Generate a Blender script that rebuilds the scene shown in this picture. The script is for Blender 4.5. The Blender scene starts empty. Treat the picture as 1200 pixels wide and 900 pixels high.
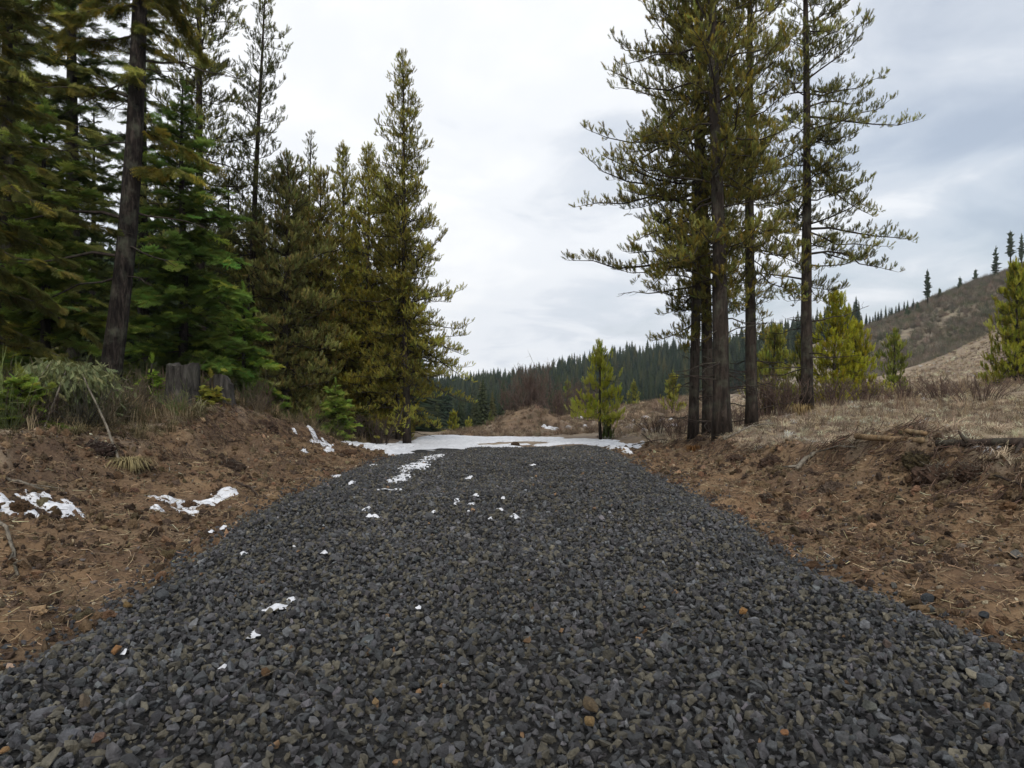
import bpy, math, random, numpy as np
from mathutils import Vector, Matrix, noise as mnoise

# ------------------------------------------------------------------ camera, world, sun
sc = bpy.context.scene
COL = sc.collection
cam = bpy.data.objects.new('camera', bpy.data.cameras.new('camera')); COL.objects.link(cam); sc.camera = cam
cam.data.sensor_width = 36; cam.data.lens = 24.0; cam.data.clip_end = 9000; cam.data.clip_start = .05
cam.location = (0, 0, 1.5); cam.rotation_euler = (math.pi/2, 0, 0)
sc.render.resolution_x = 1024; sc.render.resolution_y = 768
sc.render.filter_size = 1.6
sc.view_settings.view_transform = 'Standard'; sc.view_settings.look = 'None'
sc.view_settings.exposure = 0.30; sc.view_settings.gamma = 1
SUN_EL, SUN_AZ = math.radians(38), math.radians(172)      # veiled sun behind the camera, a little to its right

world = bpy.data.worlds.new('World'); sc.world = world; world.use_nodes = True
wt = world.node_tree; wt.nodes.clear()
def wn(t, **k):
    n = wt.nodes.new(t)
    for a, b in k.items(): setattr(n, a, b)
    return n
sky = wn('ShaderNodeTexSky'); sky.sky_type = 'NISHITA'; sky.sun_disc = False
sky.sun_elevation = SUN_EL; sky.sun_rotation = SUN_AZ; sky.air_density = 1.2; sky.dust_density = 2.0
tc = wn('ShaderNodeTexCoord'); sep = wn('ShaderNodeSeparateXYZ'); wt.links.new(tc.outputs['Generated'], sep.inputs[0])
def wmath(op, a, b=None, c=None):
    n = wn('ShaderNodeMath', operation=op)
    for i, v in enumerate((a, b, c)):
        if v is None: continue
        if isinstance(v, (int, float)): n.inputs[i].default_value = v
        else: wt.links.new(v, n.inputs[i])
    return n.outputs[0]
zz = wmath('ADD', wmath('MAXIMUM', sep.outputs['Z'], 0.0), .22)
comb = wn('ShaderNodeCombineXYZ')
wt.links.new(wmath('DIVIDE', sep.outputs['X'], zz), comb.inputs[0]); wt.links.new(wmath('DIVIDE', sep.outputs['Y'], zz), comb.inputs[1])
def wnoise(scale, detail, rough, off):
    m = wn('ShaderNodeMapping'); m.inputs['Location'].default_value = off
    wt.links.new(comb.outputs[0], m.inputs[0])
    n = wn('ShaderNodeTexNoise'); n.inputs['Scale'].default_value = scale; n.inputs['Detail'].default_value = detail
    n.inputs['Roughness'].default_value = rough; n.inputs['Distortion'].default_value = .4
    wt.links.new(m.outputs[0], n.inputs['Vector']); return n.outputs['Fac']
def wramp(fac, stops):
    r = wn('ShaderNodeValToRGB'); r.color_ramp.interpolation = 'EASE'
    e = r.color_ramp.elements
    while len(e) < len(stops): e.new(.5)
    for i, (p, c) in enumerate(stops): e[i].position = p; e[i].color = (*c, 1)
    wt.links.new(fac, r.inputs[0]); return r.outputs[0]
n1 = wnoise(.7, 6, .5, (5.4, 0.3, 0)); n2 = wnoise(2.3, 8, .55, (1.3, 4.2, 0))
nmix = wmath('ADD', wmath('MULTIPLY', n1, .55), wmath('MULTIPLY', n2, .45))
cl = wramp(wmath('ADD', nmix, wmath('MULTIPLY', wmath('MAXIMUM', sep.outputs['X'], 0.0), -.22)), [(.25, (4.8, 5.2, 6.0)), (.38, (6.5, 6.85, 7.4)), (.47, (7.95, 8.15, 8.45)), (.62, (8.9, 8.95, 9.0))])
cover = wramp(wmath('ADD', nmix, wmath('MULTIPLY', sep.outputs['X'], -.42)), [(.18, (.6,)*3), (.42, (.98,)*3)])
mix = wn('ShaderNodeMix', data_type='RGBA')
wt.links.new(cover, mix.inputs['Factor']); wt.links.new(sky.outputs[0], mix.inputs['A']); wt.links.new(cl, mix.inputs['B'])
bg = wn('ShaderNodeBackground'); bg.inputs['Strength'].default_value = .102
wt.links.new(mix.outputs['Result'], bg.inputs[0])
wo = wn('ShaderNodeOutputWorld'); wt.links.new(bg.outputs[0], wo.inputs[0])

sun = bpy.data.objects.new('sun', bpy.data.lights.new('sun', 'SUN')); COL.objects.link(sun)
sun.data.energy = 1.5; sun.data.angle = math.radians(14); sun.data.color = (1, .96, .9)
sd = Vector((math.sin(SUN_AZ)*math.cos(SUN_EL), math.cos(SUN_AZ)*math.cos(SUN_EL), math.sin(SUN_EL)))
sun.rotation_euler = sd.to_track_quat('Z', 'Y').to_euler()

rng = np.random.default_rng(11); random.seed(5)

# ------------------------------------------------------------------ maths helpers
def h2(ix, iy, seed):
    h = (ix.astype(np.int64)*374761393 + iy.astype(np.int64)*668265263 + seed*974634777) & 0xffffffff
    h = ((h ^ (h >> 13))*1274126177) & 0xffffffff
    return ((h ^ (h >> 16)) & 0xffff)/65535.0
def vnoise(x, y, seed=0):
    ix, iy = np.floor(x), np.floor(y); fx, fy = x-ix, y-iy
    fx = fx*fx*(3-2*fx); fy = fy*fy*(3-2*fy); ix = ix.astype(int); iy = iy.astype(int)
    a, b, c, d = h2(ix, iy, seed), h2(ix+1, iy, seed), h2(ix, iy+1, seed), h2(ix+1, iy+1, seed)
    return (a+(b-a)*fx)*(1-fy)+(c+(d-c)*fx)*fy
def fbm(x, y, scale, octs=4, seed=0, gain=.5):
    x = np.asarray(x, float)/scale; y = np.asarray(y, float)/scale; t = 0; a = 1; s = 0
    for o in range(octs):
        t = t + a*(vnoise(x*.8+y*.6, -x*.6+y*.8, seed+o)*2-1); s += a; a *= gain; x = x*2.03+11.3; y = y*2.03-7.1
    return t/s
def sstep(a, b, x):
    t = np.clip((x-a)/(b-a), 0, 1); return t*t*(3-2*t)

# ------------------------------------------------------------------ terrain
# control points: bearing (as px of a 1200 px wide view), height line px, distance in m
CP = [(-300,470,6),(-200,480,9),(0,522,7),(0,500,8.5),(100,480,11),(200,476,12.5),(270,480,12.5),(130,446,14.5),(300,485,18),(340,497,16.5),
 (380,517,20.5),(478,522,24),(400,507,28),(440,513,25),(500,508,42),(300,480,40),(100,455,40),(0,440,25),(-200,420,30),(-200,430,15),(200,440,70),(-100,430,80),
 (612,526,20),(600,514,27),(500,513,27),(560,511,32),(705,515,24),(680,520,21.5),(750,500,38),(620,498,42),(560,516,50),(550,514,80),(550,508,150),
 (650,490,60),(650,492,80),(780,470,65),(780,477,100),(780,482,150),(730,480,62),(700,487,48),(780,486,45),
 (530,474,350),(600,468,340),(760,437,330),(680,452,340),(850,430,320),(950,420,300),(530,500,200),(700,486,200),(800,478,200),(650,470,270),(800,455,260),
 (480,475,350),(300,470,350),(0,465,350),(300,498,150),(600,480,600),(760,455,600),(600,470,1500),(900,455,1500),(300,470,1500),(0,460,900),
 (800,517,17),(845,515,14.5),(735,532,19),(900,523,12),(1000,524,9.6),(1080,522,8.2),(1200,536,6.8),(880,500,17.5),(945,481,20),(1000,482,18),(1000,466,30),(1000,458,45),
 (900,470,40),(1200,500,10),(1200,472,16),(1200,442,30),(1100,452,35),(1065,441,55),(1165,392,62),(1250,360,62),(1350,400,30),(1350,500,8),(1500,420,14),(1600,330,60),
 (1110,422,59),(1010,455,60),(1165,412,85),(1010,402,170),(1050,385,180),(1087,360,186),(1140,338,190),(1200,310,195),(1100,412,140),(1200,372,140),(1350,262,200),
 (980,397,235),(900,415,260),(1600,230,220),(1100,375,260),(1200,330,300),(1300,330,500),(1100,400,500),(1200,430,1500),(1350,380,120)]
CP += [(-900,470,5),(-900,430,25),(2000,480,5),(2000,400,25)]
def _u(X, Y): return np.clip(X/(Y+8), -1.25, 1.35)
CPx = np.array([((a-600)/800*d, d, 1.5-(b-450)/800*d) for a, b, d in CP] +
               [(0,2,0),(-3.2,2,.0),(3.2,2,.0),(-3,8,.0),(3,8,.02),(0,8,0),(0,14,-.17),(-3,14,-.2),(3,14,-.17),(-6.5,4,.75),(6.5,4,.75),(-5.6,5.8,.8),(-7,-2,.7),(7,-2,.7),(0,-3,0)])
def _phi(r2): return r2*np.log(r2+1e-9)
_cu = _u(CPx[:,0], CPx[:,1]); _cv = np.log(CPx[:,1]+8)*.8; _cs = (CPx[:,2]-1.5)/(CPx[:,1]+8)
_n = len(_cu); _A = np.zeros((_n+3, _n+3))
_A[:_n,:_n] = _phi((_cu[:,None]-_cu)**2+(_cv[:,None]-_cv)**2)+np.eye(_n)*2e-4
_A[:_n,_n] = 1; _A[:_n,_n+1] = _cu; _A[:_n,_n+2] = _cv; _A[_n:,:_n] = _A[:_n,_n:].T
_W = np.linalg.solve(_A, np.concatenate([_cs, [0,0,0]]))
def macro(X, Y):
    X = np.asarray(X, float); Y = np.maximum(np.asarray(Y, float), -5.5); sh = np.broadcast(X, Y).shape
    X, Y = np.broadcast_to(X, sh).ravel(), np.broadcast_to(Y, sh).ravel()
    out = np.empty(X.size)
    for i in range(0, X.size, 40000):
        u = _u(X[i:i+40000], Y[i:i+40000]); v = np.log(Y[i:i+40000]+8)*.8
        s = _phi((u[:,None]-_cu)**2+(v[:,None]-_cv)**2)@_W[:_n] + _W[_n]+_W[_n+1]*u+_W[_n+2]*v
        out[i:i+40000] = 1.5+s*(Y[i:i+40000]+8)
    return out.reshape(sh)
RY = [-6, 8, 11, 15.2, 20, 26, 32]; RZ = [0, 0, -.07, -.205, -.43, -.57, -.8]
def edge_l(Y): return np.interp(Y, [2, 4, 7, 11, 16], [2.52, 2.62, 2.78, 2.85, 2.95])+.14*fbm(Y, Y*0+3, 1.3, 3, 21)
def edge_r(Y): return np.interp(Y, [3, 3.7, 4.4, 5.3, 8, 16, 20], [2.95, 2.82, 2.60, 2.36, 2.42, 2.60, 2.75])+.10*fbm(Y, Y*0+9, 1.1, 3, 22)
def bank(X, Y):
    """0 on the road, 1 on top of the bank, with the depth of the cut in between"""
    wl = np.interp(Y, [0, 5, 10, 14, 18], [3.3, 3.0, 2.35, 2.35, 1.7]); wr = np.interp(Y, [0, 6, 10, 14, 20], [2.9, 2.65, 2.3, 1.9, 1.5])
    wob = .15*fbm(X, Y, 1.1, 3, 31)+.05*fbm(X, Y, .3, 2, 32)
    tl = (-X-edge_l(Y))/wl; tr = (X-edge_r(Y))/wr
    tl = tl+wob*sstep(.1, .5, tl); tr = tr+wob*sstep(.1, .5, tr)
    fl = np.interp(tl, [0, .2, .42, .62, .84, .93, 1.02], [0, .12, .44, .52, .68, .95, 1])
    fr = np.interp(tr, [0, .25, .6, .86, .94, 1.02], [0, .17, .48, .66, .95, 1])
    return np.where(X < 0, fl, fr), np.where(X < 0, tl, tr)
def H(X, Y, detail=True):
    X = np.asarray(X, float); Y = np.asarray(Y, float); X, Y = np.broadcast_arrays(X, Y)
    m = macro(X, Y)
    f, t = bank(X, Y)
    cut = 1-sstep(19, 26, Y)
    road = np.interp(Y, RY, RZ)
    z = cut*(road*(1-f)+m*f)+(1-cut)*m
    z = z+1.05*np.exp(-((X-.9)/1.9)**2-((Y-38)/2.3)**2)*(1+.3*fbm(X, Y, 1.2, 3, 5))       # brown mound past the snow
    z = z+.16*np.exp(-((X-5.1)/.9)**2-((Y-8.6)/1.2)**2)
    dirt = sstep(.0, .14, t)*(1-sstep(1.0, 1.25, t))*cut
    if detail:
        z = z+dirt*(.17*fbm(X, Y, .8, 4, 1)+.10*np.abs(fbm(X*.8, Y*1.3, .34, 3, 2))+.028*fbm(X, Y, .09, 2, 3))
        z = z+(1-dirt)*np.clip(np.hypot(X, Y)/25, .25, 1.4)*.07*fbm(X, Y, 1.6, 4, 7)*np.where(f > .5, 1, .3)
        far = sstep(90, 170, Y)
        z = z+far*2.4*fbm(X, Y, 26, 5, 9)+sstep(35, 60, Y)*.35*fbm(X, Y, 6, 4, 10)
    return z
def Hs(x, y): return float(H(np.array([x]), np.array([y]))[0])
def PX(px, d): return (px-600)/800*d
def PZ(py, d): return 1.5-(py-450)/800*d

_rd = np.concatenate([np.arange(2.3, 30, .03), np.arange(30, 120, .25)])
def hit(px, py, fn=None, lo=2.3):
    """distance at which the sight line through a picture point meets the ground"""
    k = _rd >= lo; dd = _rd[k]; zz_ = (fn or (lambda a, b: H(a, b, False)))((px-600)/800*dd, dd); b = np.where(zz_ > 1.5-(py-450)/800*dd)[0]
    return float(dd[b[0]]) if len(b) else 40.
# ------------------------------------------------------------------ object helpers
def link(o, parent=None):
    COL.objects.link(o)
    if parent is not None: o.parent = parent
    return o
def tag(o, label=None, cat=None, group=None, kind=None):
    if label: o['label'] = label
    if cat: o['category'] = cat
    if group: o['group'] = group
    if kind: o['kind'] = kind
    return o
def root(name, loc, label, cat, group=None, rz=0):
    o = bpy.data.objects.new(name, None); link(o); o.location = loc; o.rotation_euler = (0, 0, rz); o.empty_display_size = .2
    return tag(o, label, cat, group)
def fast_mesh(name, V, F, mats, smooth=False, mat_idx=None):
    """V (n,3); F list of (m,k) int arrays"""
    me = bpy.data.meshes.new(name); V = np.asarray(V, np.float32)
    F = [np.asarray(f, np.int32) for f in F if len(f)]
    me.vertices.add(len(V)); me.vertices.foreach_set('co', V.ravel())
    tot = np.concatenate([np.full(len(f), f.shape[1], np.int32) for f in F]); idx = np.concatenate([f.ravel() for f in F])
    me.loops.add(len(idx)); me.loops.foreach_set('vertex_index', idx)
    me.polygons.add(len(tot)); st = np.concatenate([[0], np.cumsum(tot)[:-1]]).astype(np.int32)
    me.polygons.foreach_set('loop_start', st); me.polygons.foreach_set('loop_total', tot)
    if smooth: me.polygons.foreach_set('use_smooth', np.ones(len(tot), bool))
    if mat_idx is not None: me.polygons.foreach_set('material_index', np.asarray(mat_idx, np.int32))
    me.update(calc_edges=True); me.validate()
    for m in (mats if isinstance(mats, (list, tuple)) else [mats]): me.materials.append(m)
    return me
class MB:
    def __init__(s): s.V = []; s.T = []; s.Q = []; s.n = 0
    def add(s, V, T=(), Q=()):
        V = np.asarray(V, float).reshape(-1, 3); s.V.append(V)
        if len(T): s.T.append(np.asarray(T)+s.n)
        if len(Q): s.Q.append(np.asarray(Q)+s.n)
        s.n += len(V)
    def tube(s, P, R, k=6, cap=True, rough=0, flute=0):
        P = np.asarray(P, float); R = np.broadcast_to(np.asarray(R, float), (len(P),)); m = len(P)
        D = np.gradient(P, axis=0); D /= np.linalg.norm(D, axis=1)[:,None]+1e-9
        ref = np.array([0,0,1.]) if abs(D[0][2]) < .8 else np.array([1.,0,0])
        A = np.cross(D, ref); A /= np.linalg.norm(A, axis=1)[:,None]+1e-9; B = np.cross(D, A)
        an = np.arange(k)*2*math.pi/k
        rr = np.ones((m, k))
        if rough: rr = rr+rng.uniform(-rough, rough, (m, k))
        if flute: rr = rr+flute*np.cos(an*5)[None]*np.linspace(1, 0, m)[:,None]
        V = P[:,None]+(A[:,None]*np.cos(an)[None,:,None]+B[:,None]*np.sin(an)[None,:,None])*(R[:,None]*rr)[:,:,None]
        i = np.arange(m-1)[:,None]*k; j = np.arange(k)[None]; j2 = (j+1) % k
        Q = np.stack([i+j, i+j2, i+k+j2, i+k+j], -1).reshape(-1, 4)
        V = V.reshape(-1, 3); T = []
        if cap:
            V = np.vstack([V, P[-1:], P[:1]]); e = (m-1)*k
            T = [(e+a, e+(a+1) % k, m*k) for a in range(k)]+[((a+1) % k, a, m*k+1) for a in range(k)]
        s.add(V, T, Q)
    def mesh(s, name, mat, smooth=False):
        return fast_mesh(name, np.vstack(s.V), [np.vstack(x) for x in (s.T, s.Q) if x], mat, smooth)
    def obj(s, name, mat, parent=None, smooth=False, kind=None):
        o = link(bpy.data.objects.new(name, s.mesh(name, mat, smooth)), parent)
        if kind: o['kind'] = kind
        return o

def batch_tubes(mb, P, R):
    """many three-sided twigs at once: P (n,m,3), R (m,) or (n,m)"""
    P = np.asarray(P, float)
    if not len(P): return
    n, m, _ = P.shape; D = P[:,-1]-P[:,0]; D /= np.linalg.norm(D, axis=1)[:,None]+1e-9
    A = np.cross(D, rng.normal(size=(n, 3))); A /= np.linalg.norm(A, axis=1)[:,None]+1e-9; B = np.cross(D, A); an = np.arange(3)*2.0944
    O = A[:,None]*np.cos(an)[None,:,None]+B[:,None]*np.sin(an)[None,:,None]
    R = np.broadcast_to(np.asarray(R, float), (n, m))
    V = P[:,:,None]+O[:,None]*R[:,:,None,None]
    base = np.arange(n)[:,None,None]*m*3+np.arange(m-1)[None,:,None]*3; j = np.arange(3)[None,None]; j2 = (j+1) % 3
    Q = np.stack([base+j, base+j2, base+j2+3, base+j+3], -1).reshape(-1, 4); mb.add(V.reshape(-1, 3), [], Q)
def nrm(a): return a/(np.linalg.norm(a, axis=-1, keepdims=True)+1e-9)

def quat_frames(D, side=None):
    """quaternions turning +Z to D and +X to lie near 'side' (random roll when None)"""
    D = np.asarray(D, float); D = D/(np.linalg.norm(D, axis=1)[:,None]+1e-9); n = len(D)
    S = rng.normal(size=(n, 3)) if side is None else np.asarray(side, float)
    S = S-(S*D).sum(1)[:,None]*D; S /= np.linalg.norm(S, axis=1)[:,None]+1e-9
    Y = np.cross(D, S)
    m = np.stack([S, Y, D], -1)
    w = np.sqrt(np.maximum(0, 1+m[:,0,0]+m[:,1,1]+m[:,2,2]))/2; x = np.sqrt(np.maximum(0, 1+m[:,0,0]-m[:,1,1]-m[:,2,2]))/2
    y = np.sqrt(np.maximum(0, 1-m[:,0,0]+m[:,1,1]-m[:,2,2]))/2; z = np.sqrt(np.maximum(0, 1-m[:,0,0]-m[:,1,1]+m[:,2,2]))/2
    x = np.copysign(x, m[:,2,1]-m[:,1,2]); y = np.copysign(y, m[:,0,2]-m[:,2,0]); z = np.copysign(z, m[:,1,0]-m[:,0,1])
    q = np.stack([w, x, y, z], 1); return q/(np.linalg.norm(q, axis=1)[:,None]+1e-9)

def node_group(key, protos, _c={}):
    if key in _c: return _c[key]
    g = bpy.data.node_groups.new(key, 'GeometryNodeTree')
    g.interface.new_socket('Geometry', in_out='INPUT', socket_type='NodeSocketGeometry')
    g.interface.new_socket('Geometry', in_out='OUTPUT', socket_type='NodeSocketGeometry')
    N = g.nodes.new; L = g.links.new
    gi = N('NodeGroupInput'); go = N('NodeGroupOutput'); jn = N('GeometryNodeJoinGeometry')
    for p in reversed(protos):
        oi = N('GeometryNodeObjectInfo'); oi.inputs['Object'].default_value = p
        ti = N('GeometryNodeGeometryToInstance'); L(oi.outputs['Geometry'], ti.inputs[0]); L(ti.outputs[0], jn.inputs[0])
    io = N('GeometryNodeInstanceOnPoints'); io.inputs['Pick Instance'].default_value = True
    L(gi.outputs[0], io.inputs['Points']); L(jn.outputs[0], io.inputs['Instance'])
    def na(n, t):
        a = N('GeometryNodeInputNamedAttribute'); a.data_type = t; a.inputs[0].default_value = n; return a.outputs[0]
    L(na('var', 'INT'), io.inputs['Instance Index']); L(na('quat', 'QUATERNION'), io.inputs['Rotation']); L(na('scl', 'FLOAT_VECTOR'), io.inputs['Scale'])
    L(io.outputs[0], go.inputs[0]); _c[key] = g; return g
def scatter(name, key, protos, P, Q, S, T, parent=None, kind='stuff', label=None, cat=None):
    P = np.asarray(P, np.float32); n = len(P); me = bpy.data.meshes.new(name)
    me.vertices.add(n); me.vertices.foreach_set('co', P.ravel())
    S = np.asarray(S, np.float32)
    if S.ndim == 1: S = np.repeat(S[:,None], 3, 1)
    T = np.concatenate([np.asarray(T, np.float32)[:,:3], np.ones((n,1), np.float32)], 1)
    me.attributes.new('quat', 'QUATERNION', 'POINT').data.foreach_set('value', np.asarray(Q, np.float32).ravel())
    me.attributes.new('var', 'INT', 'POINT').data.foreach_set('value', rng.integers(0, len(protos), n).astype(np.int32))
    me.attributes.new('scl', 'FLOAT_VECTOR', 'POINT').data.foreach_set('vector', S.ravel())
    me.attributes.new('tint', 'FLOAT_COLOR', 'POINT').data.foreach_set('color', T.ravel())
    me.update()
    o = link(bpy.data.objects.new(name, me), parent); md = o.modifiers.new('scatter', 'NODES'); md.node_group = node_group(key, protos)
    return tag(o, label, cat, None, kind)
def proto(me): return bpy.data.objects.new('source', me)      # unlinked: only a shape the scatters read

# ------------------------------------------------------------------ materials
def newmat(name):
    m = bpy.data.materials.new(name); m.use_nodes = True; nt = m.node_tree; nt.nodes.clear()
    out = nt.nodes.new('ShaderNodeOutputMaterial'); return m, nt, out
def nz(nt, scale, detail=4, rough=.6, coord='Object', stretch=None, dist=0):
    t = nt.nodes.new('ShaderNodeTexCoord'); src = t.outputs[coord]
    if stretch:
        mp = nt.nodes.new('ShaderNodeMapping'); mp.inputs['Scale'].default_value = stretch; nt.links.new(src, mp.inputs[0]); src = mp.outputs[0]
    n = nt.nodes.new('ShaderNodeTexNoise'); n.inputs['Scale'].default_value = scale; n.inputs['Detail'].default_value = detail
    n.inputs['Roughness'].default_value = rough; n.inputs['Distortion'].default_value = dist
    nt.links.new(src, n.inputs['Vector']); return n.outputs['Fac']
def ramp(nt, fac, stops):
    r = nt.nodes.new('ShaderNodeValToRGB'); e = r.color_ramp.elements
    while len(e) < len(stops): e.new(.5)
    for i, (p, c) in enumerate(stops): e[i].position = p; e[i].color = (*c, 1)
    nt.links.new(fac, r.inputs[0]); return r.outputs[0]
def mixc(nt, f, a, b, mode='MIX'):
    m = nt.nodes.new('ShaderNodeMix'); m.data_type = 'RGBA'; m.blend_type = mode
    for k, v in (('Factor', f), ('A', a), ('B', b)):
        i = m.inputs[0] if k == 'Factor' else (m.inputs[6] if k == 'A' else m.inputs[7])
        if isinstance(v, (int, float)): i.default_value = v
        elif isinstance(v, tuple): i.default_value = (*v, 1)
        else: nt.links.new(v, i)
    return m.outputs[2]
def bump(nt, h, strength=.5, dist=.01):
    b = nt.nodes.new('ShaderNodeBump'); b.inputs['Strength'].default_value = strength; b.inputs['Distance'].default_value = dist
    nt.links.new(h, b.inputs['Height']); return b.outputs[0]
def attr(nt, name, typ='GEOMETRY'):
    a = nt.nodes.new('ShaderNodeAttribute'); a.attribute_name = name; a.attribute_type = typ; return a
def princ(nt, out, col, rough=.9, normal=None, spec=.3):
    p = nt.nodes.new('ShaderNodeBsdfPrincipled'); p.inputs['Specular IOR Level'].default_value = spec
    if isinstance(rough, (int, float)): p.inputs['Roughness'].default_value = rough
    else: nt.links.new(rough, p.inputs['Roughness'])
    if isinstance(col, tuple): p.inputs['Base Color'].default_value = (*col, 1)
    else: nt.links.new(col, p.inputs['Base Color'])
    if normal: nt.links.new(normal, p.inputs['Normal'])
    nt.links.new(p.outputs[0], out.inputs[0]); return p

def mat_needles(name='needles', trans=.38):
    m, nt, out = newmat(name); a = attr(nt, 'tint', 'INSTANCER').outputs['Color']
    d = nt.nodes.new('ShaderNodeBsdfDiffuse'); t = nt.nodes.new('ShaderNodeBsdfTranslucent'); mx = nt.nodes.new('ShaderNodeMixShader')
    nt.links.new(a, d.inputs[0]); nt.links.new(a, t.inputs[0]); mx.inputs[0].default_value = trans
    nt.links.new(d.outputs[0], mx.inputs[1]); nt.links.new(t.outputs[0], mx.inputs[2]); nt.links.new(mx.outputs[0], out.inputs[0]); return m
M_NEEDLE = mat_needles()
def mat_tinted(name, ns, lo, hi, bscale, bs, bd, rough=.85, spec=.35):
    m, nt, out = newmat(name); a = attr(nt, 'tint', 'INSTANCER').outputs['Color']
    v = ramp(nt, nz(nt, ns, 5, .65), [(.3, (lo,)*3), (.7, (hi,)*3)])
    princ(nt, out, mixc(nt, 1.0, a, v, 'MULTIPLY'), rough, bump(nt, nz(nt, bscale, 5, .7), bs, bd), spec); return m
M_STONE = mat_tinted('crushed_rock', 2.6, .55, 1.5, 5, .6, .1, .62, .5)
M_CLOD = mat_tinted('clod_soil', 3, .6, 1.35, 6, .8, .12, .97, .1)
M_STRAW = mat_tinted('straw', 5, .8, 1.15, 9, .2, .05, .8, .2)
def mat_bark(name, dark, mid, light, scale=7):
    m, nt, out = newmat(name)
    n = nz(nt, scale, 6, .7, 'Object', (1, 1, .22), .6); n2 = nz(nt, scale*.25, 3)
    c = ramp(nt, n, [(.34, dark), (.52, mid), (.72, light)])
    c = mixc(nt, ramp(nt, n2, [(.5, (0,)*3), (.75, (.6,)*3)]), c, (.10, .105, .075))
    princ(nt, out, c, .95, bump(nt, n, 1.0, .05), .15); return m
M_BARK = mat_bark('pine_bark', (.010,.008,.007), (.034,.026,.021), (.080,.062,.050), 11)
M_BARKD = mat_bark('fir_bark', (.005,.004,.004), (.024,.019,.016), (.085,.068,.055), 17)
M_TWIG = mat_bark('twig_bark', (.022,.017,.014), (.045,.034,.028), (.08,.066,.055), 14)
M_STUMP = mat_bark('weathered_wood', (.012,.011,.010), (.050,.045,.040), (.12,.11,.10), 14)
M_LOG = mat_bark('peeled_log', (.10,.06,.03), (.30,.20,.11), (.42,.31,.19), 12)
M_GREYSTICK = mat_bark('grey_stick', (.07,.06,.045), (.22,.19,.15), (.36,.32,.26), 16)
M_DARKSTICK = mat_bark('dark_stick', (.03,.02,.018), (.07,.05,.04), (.13,.1,.08), 16)
M_REDTWIG = mat_bark('red_twig', (.05,.033,.026), (.12,.082,.066), (.19,.14,.11), 3)

def mat_snow():
    m, nt, out = newmat('snow'); n = nz(nt, 14, 5, .6)
    c = ramp(nt, nz(nt, 7, 7, .75), [(.32, (.42, .42, .44)), (.47, (.62, .63, .66)), (.62, (.74, .75, .78))]); c = mixc(nt, ramp(nt, nz(nt, 40, 3, .7), [(.66, (0,)*3), (.74, (.6,)*3)]), c, (.25,.20,.15))
    p = princ(nt, out, c, .7, bump(nt, n, .4, .02), .3); return m
M_SNOW = mat_snow()

def mat_ground():
    m, nt, out = newmat('ground_soil')
    t = nt.nodes.new('ShaderNodeTexCoord')
    def N(scale, d=5, r=.6, dist=0): return nz(nt, scale, d, r, 'Object', None, dist)
    dirt = ramp(nt, N(1.3, 6, .65, .3), [(.28, (.080,.049,.031)), (.45, (.158,.099,.057)), (.58, (.228,.150,.086)), (.75, (.31,.22,.13))])
    dirt = mixc(nt, ramp(nt, N(.55, 3), [(.46, (0,)*3), (.62, (.7,)*3)]), dirt, (.115,.078,.055))
    dirt = mixc(nt, ramp(nt, N(32, 3, .7), [(.56, (0,)*3), (.68, (.55,)*3)]), dirt, (.27,.19,.115))
    dirt = mixc(nt, ramp(nt, N(22, 4, .7), [(.32, (.8,)*3), (.45, (0,)*3)]), dirt, (.045,.030,.021))
    dirt = mixc(nt, ramp(nt, N(5, 5, .7, .5), [(.36, (.7,)*3), (.47, (0,)*3)]), dirt, (.075,.050,.036))
    grass = ramp(nt, N(2.2, 7, .72, .4), [(.28, (.10,.075,.055)), (.42, (.22,.17,.115)), (.55, (.34,.27,.19)), (.72, (.45,.37,.27))])
    grass = mixc(nt, ramp(nt, N(.22, 4), [(.42, (0,)*3), (.62, (.75,)*3)]), grass, (.19,.145,.115))
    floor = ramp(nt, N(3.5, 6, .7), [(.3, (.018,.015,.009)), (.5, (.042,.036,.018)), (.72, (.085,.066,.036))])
    hill = ramp(nt, N(.10, 8, .72, .5), [(.34, (.15,.122,.098)), (.46, (.21,.175,.13)), (.56, (.27,.225,.16)), (.70, (.34,.285,.20))])
    wood = ramp(nt, N(.3, 4), [(.3, (.014,.018,.010)), (.7, (.05,.045,.024))])
    bed = ramp(nt, N(30, 4, .7), [(.3, (.008,.008,.009)), (.7, (.035,.036,.038))])
    a = lambda n: attr(nt, n).outputs['Fac']
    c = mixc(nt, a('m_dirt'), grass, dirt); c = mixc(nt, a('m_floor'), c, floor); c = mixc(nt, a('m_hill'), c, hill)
    c = mixc(nt, a('m_wood'), c, wood); c = mixc(nt, a('m_bed'), c, bed)
    princ(nt, out, c, .96, bump(nt, N(26, 5, .7), .9, .03), .12); return m
M_GROUND = mat_ground()

# ------------------------------------------------------------------ ground sheet
us = np.concatenate([[-2.4,-1.9,-1.6,-1.3,-1.1], np.linspace(-.98, 1.0, 640), [1.1,1.3,1.6,1.9,2.4]])
ys = list(np.arange(-5.5, 2, .25)); y = 2.0
while y < 30: ys.append(y); y += .034+.0042*y
while y < 420: ys.append(y); y += .0135*y
while y < 2200: ys.append(y); y *= 1.14
ys = np.array(ys)
GY, GU = np.meshgrid(ys, us, indexing='ij'); GX = GU*(GY+8)
GZ = H(GX, GY); nr, ncol = GX.shape
idx = np.arange(nr*ncol).reshape(nr, ncol)
quads = np.stack([idx[:-1,:-1], idx[:-1,1:], idx[1:,1:], idx[1:,:-1]], -1).reshape(-1, 4)
gme = fast_mesh('ground', np.stack([GX, GY, GZ], -1).reshape(-1, 3), [quads], M_GROUND, True)
ground = link(bpy.data.objects.new('ground', gme)); tag(ground, kind='structure')
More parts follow.
